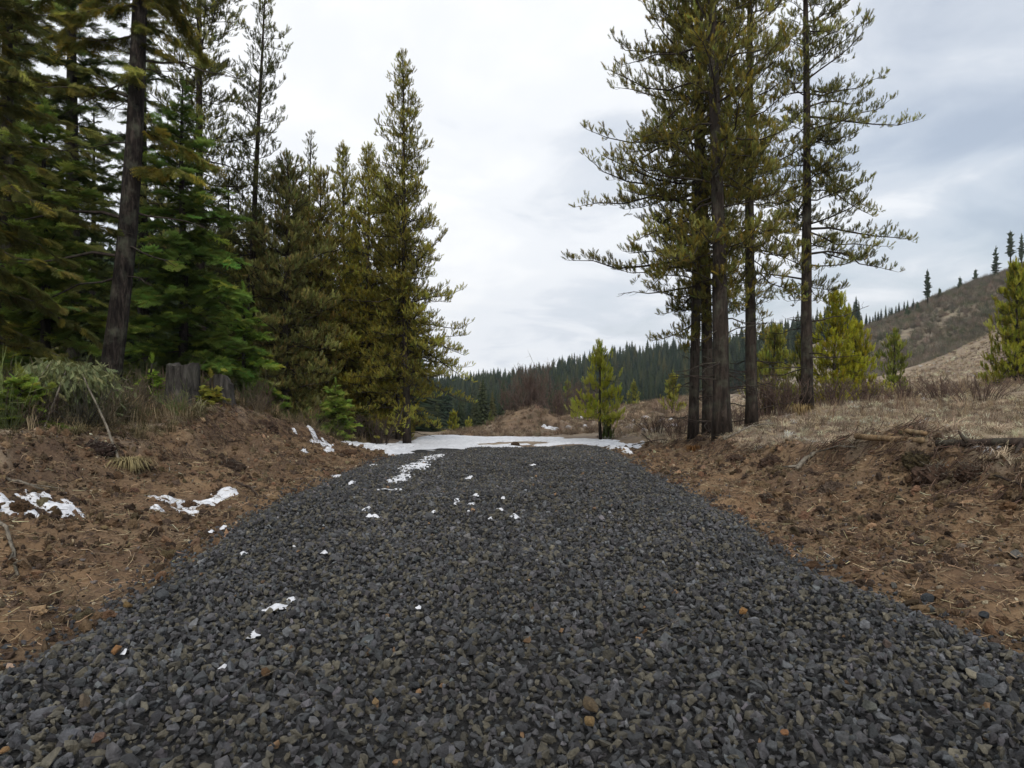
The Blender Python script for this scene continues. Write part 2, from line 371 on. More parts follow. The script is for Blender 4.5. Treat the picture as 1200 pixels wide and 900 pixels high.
def masks(X, Y):
    f, t = bank(X, Y); cut = 1-sstep(19.5, 24, Y)
    edge = 1.0+.16*fbm(X, Y, .5, 3, 41)
    dirt = np.where(t > -2, 1-sstep(edge-.06, edge+.1, t), 1)*cut
    mound = np.exp(-((X-.9)/2.2)**2-((Y-37)/2.6)**2)
    dirt = np.clip(np.maximum(dirt, sstep(.25, .6, mound)*.75), 0, 1)
    bed = (1-sstep(-.03, .05, t))*(1-sstep(19.6, 20.4, Y))
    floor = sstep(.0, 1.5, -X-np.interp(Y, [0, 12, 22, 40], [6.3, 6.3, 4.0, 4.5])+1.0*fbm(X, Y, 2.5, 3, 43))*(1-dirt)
    hill = sstep(95, 130, Y)*sstep(.36, .40, X/np.maximum(Y, 1))
    wood = sstep(55, 90, Y)*(1-sstep(.30, .40, X/np.maximum(Y, 1)))
    wood = wood*np.where(X/np.maximum(Y,1) > .1, sstep(100, 130, Y), 1)
    return dict(m_dirt=dirt, m_floor=floor, m_hill=hill, m_wood=wood, m_bed=bed)
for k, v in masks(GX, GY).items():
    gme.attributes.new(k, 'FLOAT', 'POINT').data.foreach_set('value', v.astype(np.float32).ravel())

# ------------------------------------------------------------------ source shapes for scatters
def hull_mesh(name, seed, n, sc3, mat, round_=0.0, smooth=False):
    import bmesh
    r = np.random.default_rng(seed); bm = bmesh.new()
    P = r.normal(size=(n, 3)); P /= np.linalg.norm(P, axis=1)[:,None]; P *= r.uniform(.72, 1.05, (n, 1))*np.array(sc3)*.5
    for p in P: bm.verts.new(p)
    res = bmesh.ops.convex_hull(bm, input=bm.verts)
    bmesh.ops.delete(bm, geom=[v for v in bm.verts if not v.link_faces], context='VERTS')
    bmesh.ops.dissolve_limit(bm, angle_limit=.25, verts=bm.verts, edges=bm.edges)
    if round_: bmesh.ops.bevel(bm, geom=list(bm.edges), offset=round_, segments=1, affect='EDGES', clamp_overlap=True)
    bmesh.ops.triangulate(bm, faces=bm.faces)
    me = bpy.data.meshes.new(name); bm.to_mesh(me); bm.free(); me.materials.append(mat)
    if smooth: me.shade_smooth()
    return me
def lump_mesh(name, seed, mat, amp=.35, sub=2, sc3=(1,1,.8)):
    import bmesh
    bm = bmesh.new(); bmesh.ops.create_icosphere(bm, subdivisions=sub, radius=.5)
    for v in bm.verts:
        d = v.co.normalized(); k = 1+amp*mnoise.fractal(d*1.7+Vector((seed*7.1, 0, 0)), .8, 2.1, 4)*1.6
        v.co = Vector((v.co.x*sc3[0], v.co.y*sc3[1], v.co.z*sc3[2]))*k
    me = bpy.data.meshes.new(name); bm.to_mesh(me); bm.free(); me.materials.append(mat); return me
STONES = [proto(hull_mesh('stone', 100+i, 11, (1.08, random.uniform(.6, .95), random.uniform(.5, .8)), M_STONE, .018)) for i in range(14)]
CLODS = [proto(lump_mesh('clod', i+1, M_CLOD, .5)) for i in range(6)]

def pine_shoot(seed, n=62):
    r = np.random.default_rng(seed); mb = MB(); L = 1.0
    ax = np.array([[0,0,0],[.03*r.normal(),.03*r.normal(),.5],[.05*r.normal(),.05*r.normal(),.95]])
    mb.tube(ax, [.022, .018, .01], 3, False)
    for i in range(n):
        t = .12+.88*(i+.5)/n; a = i*2.4+r.normal()*.3; p = np.array([0, 0, t])
        el = .95-.5*t+r.normal()*.2
        d = np.array([math.cos(a)*math.sin(el), math.sin(a)*math.sin(el), math.cos(el)]); l = .40*r.uniform(.8, 1.15)
        s = np.cross(d, [0,0,1.]); s /= np.linalg.norm(s); w = .016
        mb.add([p-s*w, p+s*w, p+d*l*.6+s*w*.9, p+d*l, p+d*l*.6-s*w*.9], [(0,1,2),(0,2,4),(4,2,3)])
    return proto(mb.mesh('pine_shoot', M_NEEDLE))
SHOOTS = [pine_shoot(i) for i in range(5)]
def fir_spray(seed, droop=.12):
    """flat spray in the XZ plane, growing along +Z, Y is up"""
    r = np.random.default_rng(seed); mb = MB()
    def twig(p0, d, L, n):
        d = d/np.linalg.norm(d); s = np.cross(d, [0,1.,0]); s /= np.linalg.norm(s)+1e-9
        mb.tube([p0, p0+d*L*.5+np.array([0,-droop*.15,0])*L, p0+d*L+np.array([0,-droop,0])*L*.5], [.010, .008, .004], 3, False)
        for i in range(n):
            t = (i+.6)/n; p = p0+d*L*t-np.array([0,droop*.5,0])*L*t*t
            for sg in (-1, 1, 0):
                nd = d*.75+s*sg*.75+np.array([0, r.uniform(-.05, .45)+(.7 if sg == 0 else 0), 0]); nd /= np.linalg.norm(nd); l = .125*r.uniform(.8, 1.2); w = .019
                q = np.cross(nd, [r.normal()*.3,1.,r.normal()*.3]); q /= np.linalg.norm(q)
                mb.add([p-q*w, p+q*w, p+nd*l], [(0,1,2)])
    twig(np.zeros(3), np.array([0,0,1.]), 1.0, 12)
    for i in range(7):
        t = .06+.78*i/7
        for sg in (-1, 1):
            L = (.50*(1-t)+.16)*r.uniform(.8, 1.15)
            twig(np.array([0,-droop*.4*t*t,t]), np.array([sg*.8, r.normal()*.14, .75]), L, max(3, int(L*12)))
    return proto(mb.mesh('fir_spray', M_NEEDLE))
SPRAYS = [fir_spray(i+50) for i in range(4)]; DROOPS = [fir_spray(i+80, .5) for i in range(4)]

# ------------------------------------------------------------------ conifer builder
def vary(base, n, amt=.25, hue=.12, alt=None, alt_p=.1):
    c = np.array(base)[None]*np.exp(rng.normal(0, amt, (n, 1)))*(1+rng.normal(0, hue, (n, 3))*np.array([1.2, .5, .5]))
    if alt is not None:
        k = rng.random(n) < alt_p; c[k] = np.array(alt)*np.exp(rng.normal(0, .25, (k.sum(), 1)))
    return np.clip(c, .003, .6)
def unit(v): return v/(np.linalg.norm(v)+1e-9)
OLIVE = (.19, .178, .050); DARK = (.135, .142, .054); FRESH = (.16, .24, .035); YELLOW = (.40, .36, .035); DEEP = (.022, .034, .014)
def conifer(name, label, X, Y, h, r, kind='pine', base=0., blen=1.5, tint=OLIVE, alt=None, altp=.1, lean=(0, 0), nb=60, shape=None, dead=8,
            bark=None, hero=False, z=None, shoot=None, dens=1.0, group=None, skew=None, cat='tree', limbs=None, top_up=1.0, wob=.1, trunk_k=9, sub_len=1.0):
    nb = int(nb*(1.85 if kind == 'pine' else 1.6)); shoot = shoot or (.128 if kind == 'pine' else .17)
    z0 = Hs(X, Y)-.12 if z is None else z
    bark = bark or (M_BARK if kind == 'pine' else M_BARKD)
    o = root(name, (X, Y, z0), label, cat, group)
    # trunk
    m = max(6, int(h*1.3)); t = np.linspace(0, 1, m)
    w1, w2 = rng.uniform(0, 6, 2)
    tx = lean[0]*t+wob*.6*np.sin(t*5+w1)*t*(1-t)*2; ty = lean[1]*t+wob*.6*np.sin(t*4+w2)*t*(1-t)*2
    P = np.stack([tx, ty, t*h], 1); R = r*(1-t)**.8*.92+r*.22*np.exp(-t*h/.35)+.012
    mb = MB(); mb.tube(P, R, trunk_k if r > .06 else 6, True, .06); mb.obj('trunk', bark, o, True)
    at = lambda f: np.array([np.interp(f, t, P[:,0]), np.interp(f, t, P[:,1]), f*h])
    SP, SD, SS, SL, ST = [], [], [], [], []
    br = MB(); shape = shape or (lambda q: (1-q)**.75*(.55+.9*min(q*3.2, 1)*.5)+.06)
    def branch(p0, az, L, e0, live=True, up=.35, mbx=None, sub=True):
        mbx = mbx or br; n = 6; q = np.linspace(0, 1, n)
        hd = np.array([math.cos(az), math.sin(az), 0]); sdv = np.array([-hd[1], hd[0], 0]); bend = rng.normal()*.3
        pts = [np.array(p0)]; e = e0
        for i in range(1, n):
            e2 = e+(up*(i/n)**1.3 if kind == 'pine' else (-.14+up*.45*(i/n)))
            d = hd*math.cos(e2)+np.array([0,0,math.sin(e2)])+sdv*bend*(i/n)+rng.normal(size=3)*.17
            pts.append(pts[-1]+unit(d)*L/(n-1)); e = e2 if kind == 'pine' else e+(-.05)
        pts = np.array(pts); rb = max(.007, .012*L+.003) if r > .06 else .006
        mbx.tube(pts, np.linspace(rb, .0045, n), 4 if rb < .02 else 5, False)
        if not live:
            for k in range(int(L*3.5)):
                f = rng.uniform(.25, .95); i = min(int(f*(n-1)), n-2); p = pts[i]+(pts[i+1]-pts[i])*(f*(n-1)-i)
                d = unit(unit(pts[i+1]-pts[i])+sdv*rng.choice([-1, 1])*.9+np.array([0,0,rng.normal()*.4])); l = rng.uniform(.12, .4)
                mbx.tube([p, p+d*l*.5+rng.normal(size=3)*.02, p+d*l+rng.normal(size=3)*.03], [.006, .004, .002], 3, False)
            return
        bt = math.exp(rng.normal(0, .24))
        if kind == 'pine':
            m = max(3, int(L*(.86 if L > .6 else .95)/(.078/dens))); f = np.sort(rng.uniform(.16 if L > .6 else .06, .99, m))
            i = np.minimum((f*(n-1)).astype(int), n-2); fr = (f*(n-1)-i)[:,None]; p = pts[i]*(1-fr)+pts[i+1]*fr; bd = nrm(pts[i+1]-pts[i])
            sg = np.where(np.arange(m) % 2, 1, -1)*rng.uniform(.35, 1.15, m)
            l = (.13+.55*(1-f)**.8*min(1, L/1.5))*rng.uniform(.45, 1.3, m)*sub_len
            d = nrm(bd*.75+sdv*sg[:,None]+np.stack([rng.normal(0, .2, m), rng.normal(0, .2, m), rng.normal(.10, .42, m)], 1)); mid = p+d*l[:,None]*.5
            d2 = nrm(d+rng.normal(0, .18, (m, 3))+np.array([0, 0, .5*top_up])); end = mid+d2*l[:,None]*.5
            batch_tubes(mbx, np.stack([p, mid, end], 1)[l > .15], [.0055, .004, .003])
            ns = 1+(l/.062).astype(int); ix = np.repeat(np.arange(m), ns); ff = 1-rng.random(len(ix))**1.2*.85; ff[np.concatenate([[0], np.cumsum(ns)[:-1]])] = 1
            pp = np.where((ff < .5)[:,None], p[ix]+(mid-p)[ix]*(ff*2)[:,None], mid[ix]+(end-mid)[ix]*(ff*2-1)[:,None])
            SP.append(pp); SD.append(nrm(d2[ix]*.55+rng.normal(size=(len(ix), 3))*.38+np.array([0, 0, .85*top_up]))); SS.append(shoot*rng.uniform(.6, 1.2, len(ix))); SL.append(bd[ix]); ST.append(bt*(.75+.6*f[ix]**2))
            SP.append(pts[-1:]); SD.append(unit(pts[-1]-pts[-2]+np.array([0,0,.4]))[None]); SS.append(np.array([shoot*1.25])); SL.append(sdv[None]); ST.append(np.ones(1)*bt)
        else:
            m = max(5, int(L/(.026/dens))); f = np.sort(rng.uniform(.08, .98, m)); i = np.minimum((f*(n-1)).astype(int), n-2); fr = (f*(n-1)-i)[:,None]
            p = pts[i]*(1-fr)+pts[i+1]*fr; bd = nrm(pts[i+1]-pts[i]); sg = np.where(np.arange(m) % 2, 1, -1)*rng.uniform(.5, 1, m)
            l = (.13+.18*(1-f)**.8*min(1, L/1.6))*rng.uniform(.6, 1.3, m)*shoot/.17
            d = nrm(bd*.75+sdv*sg[:,None]+np.array([0,0,1.])*(rng.normal(.02, .48, m)-(.5 if kind == 'droop' else 0))[:,None])
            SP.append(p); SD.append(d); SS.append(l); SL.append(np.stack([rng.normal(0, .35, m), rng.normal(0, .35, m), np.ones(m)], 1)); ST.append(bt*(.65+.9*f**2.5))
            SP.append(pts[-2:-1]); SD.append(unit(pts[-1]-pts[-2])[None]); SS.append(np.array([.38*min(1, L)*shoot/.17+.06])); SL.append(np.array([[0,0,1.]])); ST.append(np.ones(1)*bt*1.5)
    for k in range(nb):
        q = ((k+rng.uniform(0, .9))/nb)**.92; f = base+(1-base)*q*.985
        L = blen*shape(q)*(rng.uniform(.38, 1.2) if kind == 'pine' else rng.uniform(.55, 1.15)); az = k*2.39996+rng.normal()*.35
        if skew is not None: L *= 1+skew[1]*math.cos(az-skew[0])
        if kind == 'pine': e0 = -.34+1.0*q**1.2+rng.normal()*.32; up = .18-.02*q+rng.normal()*.12
        else: e0 = -.12+.75*q**1.6+rng.normal()*.2; up = .3
        if kind == 'droop': e0 -= .12
        if L > .12: branch(at(f), az, L, e0, True, up)
    if kind == 'pine' or True:
        SP.append(at(.985)[None]); SD.append(np.array([[0,0,1.]])); SS.append(np.array([shoot*1.8])); SL.append(np.array([[1.,0,0]])); ST.append(np.ones(1))
    for (f, az, L, e0, up, live) in (limbs or []):       # limbs the photograph shows singly: each its own part
        lb = MB(); branch(at(f), az, L, e0, live, up, lb); lb.obj('branch', M_TWIG, o, True)
    for k in range(dead):
        f = rng.uniform(.06, 1)**.8*base if base > .05 else rng.uniform(.02, .15)
        lb = MB(); branch(at(f), rng.uniform(0, 6.28), rng.uniform(.3, 1)*blen*.65, rng.uniform(-.35, .15), False, rng.uniform(-.05, .1), lb)
        lb.obj('dead_branch', M_TWIG, o, True)
    if br.n: br.obj('limbs', M_TWIG, o, True, 'stuff')
    SP, SD, SS, SL, ST = map(np.concatenate, (SP, SD, SS, SL, ST)); n = len(SP)
    if kind == 'pine': Q = quat_frames(SD); pr, key = SHOOTS, 'pine_shoots'
    else:
        Q = quat_frames(SD, np.cross(SL, SD)); pr, key = (DROOPS, 'droop_sprays') if kind == 'droop' else (SPRAYS, 'fir_sprays')
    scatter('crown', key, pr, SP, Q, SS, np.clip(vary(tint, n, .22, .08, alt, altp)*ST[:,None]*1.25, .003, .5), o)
    return o

# ---- right-hand cluster of tall pines at the bank edge
G1 = 'tall pines beside the right bank'
def D(px, d): return PX(px, d), d
full = lambda q: (1-q)**.55*(.22+.78*min(1, q*4))+.05
x, d = D(812, 16.3)
conifer('pine_tree', 'slim dark pine, leftmost trunk of the roadside clump', x, d, 14.2, .125, 'pine', .17, 2.45, OLIVE, (.24,.18,.03), .14, (.25, .1), 84, full, 14, limbs=[(.265, 2.9, 1.9, -.1, .02, False), (.325, 3.0, 3.3, .02, -.05, True), (.40, 3.1, 3.1, .35, .05, True)], group=G1, skew=(3.1, .25), trunk_k=10)
x, d = D(846, 14.6)
conifer('pine_tree', 'thickest grey barked pine trunk in the roadside clump', x, d, 14.8, .185, 'pine', .20, 2.3, OLIVE, (.24,.18,.03), .14, (-.2, .3), 84, full, 14, group=G1, skew=(3.4, .2), trunk_k=14)
x, d = D(831, 16.8)
conifer('pine_tree', 'dark pine trunk close behind the thickest trunk', x, d, 14.0, .15, 'pine', .16, 2.2, DARK, OLIVE, .4, (-.3, .2), 66, full, 12, group=G1)
x, d = D(881, 17.5)
conifer('pine_tree', 'straight dark pine between the thickest trunk and the rightmost one', x, d, 15.2, .15, 'pine', .17, 2.2, OLIVE, (.24,.18,.03), .12, (-.05, .1), 74, full, 16, group=G1, trunk_k=10)
x, d = D(946, 20)
conifer('pine_tree', 'rightmost tall pine of the clump with long drooping right limbs', x, d, 16.4, .175, 'pine', .20, 2.6, OLIVE, DARK, .4, (-.1, 0), 84, full, 14, limbs=[(.165, .15, 2.0, .1, .12, False), (.285, .1, 2.9, -.25, .04, True), (.24, 2.9, 2.4, .12, .05, False), (.33, .0, 3.2, -.1, .1, True)], group=G1, skew=(.1, .3), trunk_k=10)

# ---- left forest
G2 = 'forest trees left of the road'
x, d = D(124, 12.4)
conifer('fir_tree', 'big dark leaning fir trunk above the left bank', x, d, 17, .19, 'droop', .38, 3.2, (.15,.15,.04), (.28,.22,.04), .16, (1.5, .4), 40, full, 10, bark=M_BARKD, limbs=[(.16, 3.3, 2.6, .12, -.02, False), (.20, 2.9, 2.9, .2, .0, False), (.33, 3.2, 2.9, .35, -.05, True), (.21, .4, 1.6, .1, -.1, False), (.14, 3.6, 1.9, -.3, .1, False), (.26, -.3, 1.5, -.1, .1, True), (.30, .6, 1.7, 0, .1, True), (.17, -.5, 1.2, -.2, .1, False), (.35, -1.2, 1.2, 0, .1, True)], group=G2, skew=(2.9, .45), trunk_k=16, wob=.5)
x, d = D(236, 20)
conifer('pine_tree', 'tall pine with its dark trunk between the big fir and a sparse pine', x, d, 16.2, .16, 'pine', .18, 2.3, DARK, OLIVE, .35, (-.1, 0), 100, full, 8, group=G2)
x, d = D(288, 22.5)
conifer('pine_tree', 'sparse see-through pine with tip just past the picture top', x, d, 14.6, .13, 'pine', .12, 2.1, DARK, (.09,.085,.03), .25, (.65, 0), 72, lambda q: (1-q)**.6*.9+.08, 10, group=G2, dens=.95)
x, d = D(352, 25)
conifer('pine_tree', 'thin small topped pine right of the sparse pine', x, d, 11.0, .09, 'pine', .06, 1.7, DARK, OLIVE, .4, (.4, 0), 50, None, 4, group=G2, dens=.8)
x, d = D(334, 21.5)
conifer('pine_tree', 'dense dull green pine reaching the ground near the bank end', x, d, 8.6, .10, 'pine', .03, 2.1, (.19,.19,.065), (.26,.19,.07), .12, (.1, 0), 110, lambda q: (1-q)**.5*.9+.08, 0, group=G2, dens=1.1, shoot=.15)
x, d = D(402, 27)
conifer('pine_tree', 'slender yellowish pine with narrow tip left of the pointed pine', x, d, 11.6, .10, 'pine', .03, 2.1, (.28,.255,.05), OLIVE, .3, (0, 0), 120, lambda q: (1-q)**.8*.95+.08, 0, group=G2, shoot=.15)
x, d = D(432, 25.5)
conifer('pine_tree', 'olive pine pressed against the left side of the pointed pine', x, d, 10.9, .10, 'pine', .04, 2.0, (.26,.24,.05), (.32,.26,.04), .3, (0, 0), 110, lambda q: (1-q)**.7*.95+.08, 0, group=G2, shoot=.15)
x, d = D(477, 24)
conifer('pine_tree', 'tall pointed pine standing alone against the sky left of the road', x, d, 14.0, .135, 'pine', .13, 2.6, (.23,.215,.05), (.31,.255,.045), .2, (-.15, 0), 140, lambda q: (1-q)**.85*.98+.05, 6, group=G2, limbs=[(.27, .1, 2.3, .1, .08, True), (.36, .0, 2.2, .25, .05, True), (.22, -.3, 1.7, 0, .05, True)], trunk_k=10)
x, d = D(466, 25.2)
conifer('pine_tree', 'thin trunk close behind the pointed pine', x, d, 9.5, .08, 'pine', .2, 1.5, DARK, OLIVE, .3, (.05, 0), 60, None, 5, group=G2)
for px, d, h, bl, lab in [(376, 24.5, 9.6, 2.0, 'full olive pine in front of the slender yellowish one'), (455, 27, 10.2, 1.9, 'olive pine filling the gap left of the pointed pine'), (352, 27.5, 9.8, 2.1, 'dull pine behind the dense one near the bank end'), (300, 24, 7.5, 2.0, 'dull green pine low beside the sparse pine')]:
    x, d = D(px, d); conifer('pine_tree', lab, x, d, h, .09, 'pine', .03, bl, (.24,.225,.055), (.30,.21,.06), .2, (0, 0), 105, lambda q: (1-q)**.6*.95+.08, 0, group=G2, shoot=.15)
# dark firs filling the wood
G3 = 'dark firs inside the left wood'
firs = [ # px, d, h, blen, tint, nb, label
 (214, 15.3, 7.0, 2.25, (.038,.062,.016), 74, 'bushy fir with fresh green sprays behind the stump'),
 (52, 13.6, 5.6, 2.2, (.05,.072,.018), 62, 'bushy green fir left of the big leaning trunk'),
 (-35, 10.5, 10.5, 2.6, (.045,.050,.018), 66, 'near fir with yellow green drooping sprays at the picture edge'),
 (84, 19, 17, 2.9, (.034,.048,.017), 72, 'tall dark fir behind and left of the leaning trunk'),
 (168, 24, 17, 2.7, (.03,.042,.016), 66, 'tall dark fir behind and right of the leaning trunk'),
 (-60, 18, 16, 3.2, (.035,.048,.017), 62, 'tall dark fir at the far left edge'),
 (8, 14.5, 13, 2.6, (.05,.058,.02), 60, 'fir between the edge fir and the leaning trunk'),
 (20, 26, 20, 3.2, (.03,.042,.016), 56, 'farther tall dark fir in the upper left corner'),
 (268, 27, 9.5, 2.2, (.028,.038,.014), 56, 'middle sized dark fir seen through the sparse pine'),
 (318, 30, 7.5, 2.0, (.028,.036,.014), 50, 'low dark fir deep behind the dull green pine'),
 (372, 30, 8, 1.9, (.045,.05,.018), 56, 'dark fir behind the slender yellowish pine'),
 (438, 31, 6.5, 1.8, (.04,.045,.016), 50, 'dark fir filling the gap behind the pointed pine'),
 (110, 32, 14, 3, (.026,.036,.014), 50, 'dark fir deep in the wood'),
 (285, 18.5, 3.4, 1.5, (.05,.085,.018), 46, 'young bright fir right of the bushy fir, above the bank')]
for px, d, h, bl, ti, nb, lab in firs:
    ti = tuple(np.array(ti)*np.array([3.0, 2.75, 2.4]))
    conifer('fir_tree', lab, PX(px, d), d, h, .035+.011*h, 'droop' if px in (-35,) else 'fir', .03 if h < 9 else .12, bl, ti, tuple(np.array(ti)*1.6*np.array([1.2,1,.7])), .12, (0, 0), nb,
            lambda q: (1-q)**.85*.98+.05, 0 if h < 9 else 4, group=G3, shoot=(.135 if px in (-35, 8) else .18))
small = [(178, 12.6, .85, .42, FRESH, 'small bright fir left of the broad stump'), (247, 12.3, .62, .32, (.26,.25,.05), 'small yellowish fir between the two stumps'),
 (393, 19.3, 1.75, .95, (.22,.30,.06), 'young light green fir beside the snow at the bank end'), (22, 8.6, .75, .75, (.16,.21,.04), 'low spreading fir seedling near the left picture edge'),
 (62, 10.2, .7, .5, (.12,.14,.035), 'low dark seedling below the arching bush'), (425, 23, 1.3, .8, (.07,.075,.02), 'dull seedling at the foot of the pointed pine')]
for px, d, h, bl, ti, lab in small:
    conifer('fir_sapling', lab, PX(px, d), d, h, .018, 'fir', .04, bl, ti, None, 0, (0, 0), 34, lambda q: (1-q)**.8*.95+.08, 0, group='young firs on the left bank', shoot=.15*min(1, .5+h*.4), dens=1.5, cat='sapling')

# ---- young yellow-green pines right and centre
young = [ # px, d, h, blen, tint, nb, label, base
 (978, 25.5, 4.15, 1.15, YELLOW, 70, 'bright yellow green young pine right of the tall clump', .05),
 (1003, 27.0, 3.0, .95, YELLOW, 56, 'lower yellow young pine touching the bright one on its right', .05),
 (1047, 33, 2.9, .95, (.115,.125,.024), 56, 'rounded olive young pine alone on the grassy slope', .08),
 (1192, 24, 4.3, 1.0, (.16,.155,.022), 76, 'tall yellow green young pine at the right picture edge', .05),
 (1216, 25, 4.0, 1.0, (.15,.145,.022), 56, 'young pine half outside the right picture edge', .05),
 (906, 26, 3.2, 1.0, (.15,.145,.03), 50, 'dull olive young pine seen between the tall trunks', .05),
 (938, 27, 2.8, .95, (.13,.125,.024), 46, 'young pine behind the rightmost tall trunk', .05),
 (704, 24, 3.35, .85, (.30,.29,.035), 36, 'lone yellow green young pine beside the snow crossing', .2),
 (712, 24.4, .8, .3, (.06,.08,.02), 14, 'tiny green seedling at the foot of the lone young pine', .0),
 (788, 44, 2.6, .75, (.15,.14,.028), 40, 'small golden pine on the meadow left of the clump', .12),
 (665, 62, 3.0, 1.1, (.12,.13,.03), 34, 'small yellowish pine by the reddish shrubs', .05),
 (742, 64, 2.3, .9, (.13,.13,.03), 30, 'small yellowish pine behind the lone young pine', .05),
 (531, 52, 2.1, .85, (.18,.17,.025), 36, 'broader of two golden pines beyond the snow', .0),
 (549, 55, 1.5, .6, (.18,.165,.03), 26, 'narrower of two golden pines beyond the snow', .0),
 (575, 58, 1.6, .6, (.09,.10,.03), 22, 'small green pine right of the golden pair', .0)]
for px, d, h, bl, ti, nb, lab, bs in young:
    ti = tuple(np.array(ti)*1.8*(1 if ti == YELLOW else 1)) if ti != YELLOW else ti
    full_one = ti[0] > .25 and d < 30 or px > 1180; bl *= 1.3 if full_one else 1.15; nb = int(nb*(1.0 if full_one else .66))
    conifer('young_pine', lab, PX(px, d), d, h, .03+.007*h, 'pine', bs, bl, ti, tuple(np.array(ti)*np.array([.6,.75,.9])), .22, (rng.normal()*.05, 0), nb,
            (lambda q: (1-q)**.75*.98+.07), 0, group='young yellow pines', shoot=.15+.0012*d, dens=.62 if d < 40 else .42, top_up=1.7, cat='young pine')

# ------------------------------------------------------------------ far forest
M_FAR, nt, out = newmat('far_conifer')
oi = nt.nodes.new('ShaderNodeObjectInfo')
c = ramp(nt, oi.outputs['Random'], [(0, (.030,.050,.032)), (.5, (.055,.075,.042)), (.85, (.075,.09,.044)), (1, (.12,.115,.05))])
c = mixc(nt, 1.0, c, ramp(nt, nz(nt, 1.2, 4), [(.3, (.6,)*3), (.7, (1.4,)*3)]), 'MULTIPLY')
princ(nt, out, c, .9, None, .1)
def far_conifer(seed, wide=1.0):
    r = np.random.default_rng(seed); mb = MB()       # unit height
    mb.tube([[0,0,-.03],[0,0,.5],[0,0,.98]], [.012,.008,.002], 4, False)
    L = 26
    for i in range(L):
        f = i/(L-1); z = .10+.86*f; R = .155*wide*(1-f)**.8*r.uniform(.85, 1.15)+.008; n = 8
        a0 = r.uniform(0, 6.28)
        for k in range(n):
            a = a0+k*2*math.pi/n+r.normal()*.12; rr = R*r.uniform(.6, 1.2); dr = .055*(1-f)+.012
            c0, s0 = math.cos(a), math.sin(a); w = 2.2*math.pi/n*.42
            p1 = (rr*.6*math.cos(a-w), rr*.6*math.sin(a-w), z-dr*.6); p2 = (rr*.6*math.cos(a+w), rr*.6*math.sin(a+w), z-dr*.6)
            mb.add([(0,0,z+.03), p1, (rr*c0, rr*s0, z-dr*r.uniform(.4, 1.3)), p2, (0,0,z-.015)], [(0,1,2),(0,2,3),(4,2,1),(4,3,2)])
    return mb.mesh('conifer', M_FAR)
FAR = [far_conifer(i, .8+.13*i) for i in range(5)]
FARP = [proto(m) for m in FAR]
def scat_points(n, u0, u1, d0, d1, power=1.0, minsep=None):
    dd = np.sqrt(rng.uniform(d0*d0, d1*d1, n)); uu = rng.uniform(u0, u1, n); return (uu-600)/800*dd, dd
fx, fy = scat_points(9500, 380, 1010, 125, 420)
kk = (fx/fy*800+600 < 940) | (fy > 235); fx, fy = fx[kk], fy[kk]
u = fx/fy*800+600
keep = (fy > np.interp(u, [380, 560, 640, 700, 780, 1010], [125, 125, 165, 185, 190, 210])) & (fbm(fx, fy, 30, 3, 77) > -.45+.0*fy)
fx, fy = fx[keep], fy[keep]
fz = H(fx, fy); fh = np.exp(np.clip(rng.normal(0, .24, len(fx)), -.6, .42))*np.interp(fy, [125, 220, 330], [5.5, 8.8, 11.2])
# the 290 nearest or on the skyline stand as trees of their own
sky_line = np.argsort(-( (fz+fh-1.5)/fy - 0*.1) + .0)   # highest in view angle first
u = fx/fy*800+600; pick = set()
for b0 in np.arange(495, 815, 5.5):
    k = np.where((u > b0) & (u < b0+5.5))[0]
    if len(k): pick.update(k[np.argsort(-(fz[k]+fh[k]-1.5)/fy[k])[:2]].tolist())
near = [i for i in np.argsort(fy/fh) if 500 < u[i] < 830]
for i in near:
    if len(pick) >= 240: break
    pick.add(int(i))
pick = np.array(sorted(pick)); rest = np.setdiff1d(np.arange(len(fx)), pick)
for i in pick:
    o = link(bpy.data.objects.new('conifer', FAR[rng.integers(5)])); o.location = (fx[i], fy[i], fz[i]-.2); s = fh[i]
    o.scale = (s*rng.uniform(.8, 1.25),)*2+(s,); o.rotation_euler = (0, 0, rng.uniform(0, 6.28))
    tag(o, 'dark green conifer among the many on the far wooded ridge', 'conifer', 'conifers of the far ridge')
q = np.zeros((len(rest), 4)); an = rng.uniform(0, 3.14, len(rest)); q[:,0] = np.cos(an); q[:,3] = np.sin(an)
scatter('far_forest', 'far_conifers', FARP, np.stack([fx[rest], fy[rest], fz[rest]-.2], 1), q, fh[rest], np.ones((len(rest), 3)))
# wood closing the view behind the left trees
wx, wy = scat_points(900, -150, 478, 34, 95); wh = rng.uniform(5, 12, len(wx)); q = np.zeros((len(wx), 4)); an = rng.uniform(0, 3.14, len(wx)); q[:,0] = np.cos(an); q[:,3] = np.sin(an)
scatter('left_wood', 'far_conifers', FARP, np.stack([wx, wy, H(wx, wy)-.2], 1), q, np.stack([wh*1.3, wh*1.3, wh], 1), np.ones((len(wx), 3)), label='dim conifers closing the view behind the left trees')
# mid-distance trees in the valley behind the snow, left of the mound
mid = [(505, 95, 9), (515, 80, 6.5), (524, 110, 9), (540, 100, 7), (556, 85, 5.5), (566, 72, 6.2), (577, 76, 5), (590, 100, 8), (600, 88, 5), (512, 66, 3.6), (540, 64, 3.2), (560, 63, 2.8),
       (586, 70, 3), (648, 120, 7), (655, 100, 4.5), (636, 95, 4.5), (728, 135, 6), (752, 140, 5.5), (498, 70, 5), (488, 85, 8)]
for px, d, h in mid:
    X = PX(px, d); o = link(bpy.data.objects.new('conifer', FAR[rng.integers(2, 5)])); o.location = (X, d, Hs(X, d)-.1); s = h
    o.scale = (s*1.35, s*1.35, s); o.rotation_euler = (0, 0, rng.uniform(0, 6.28))
    tag(o, 'mid green young conifer in the valley between the snow and the far ridge', 'conifer', 'conifers in the valley')
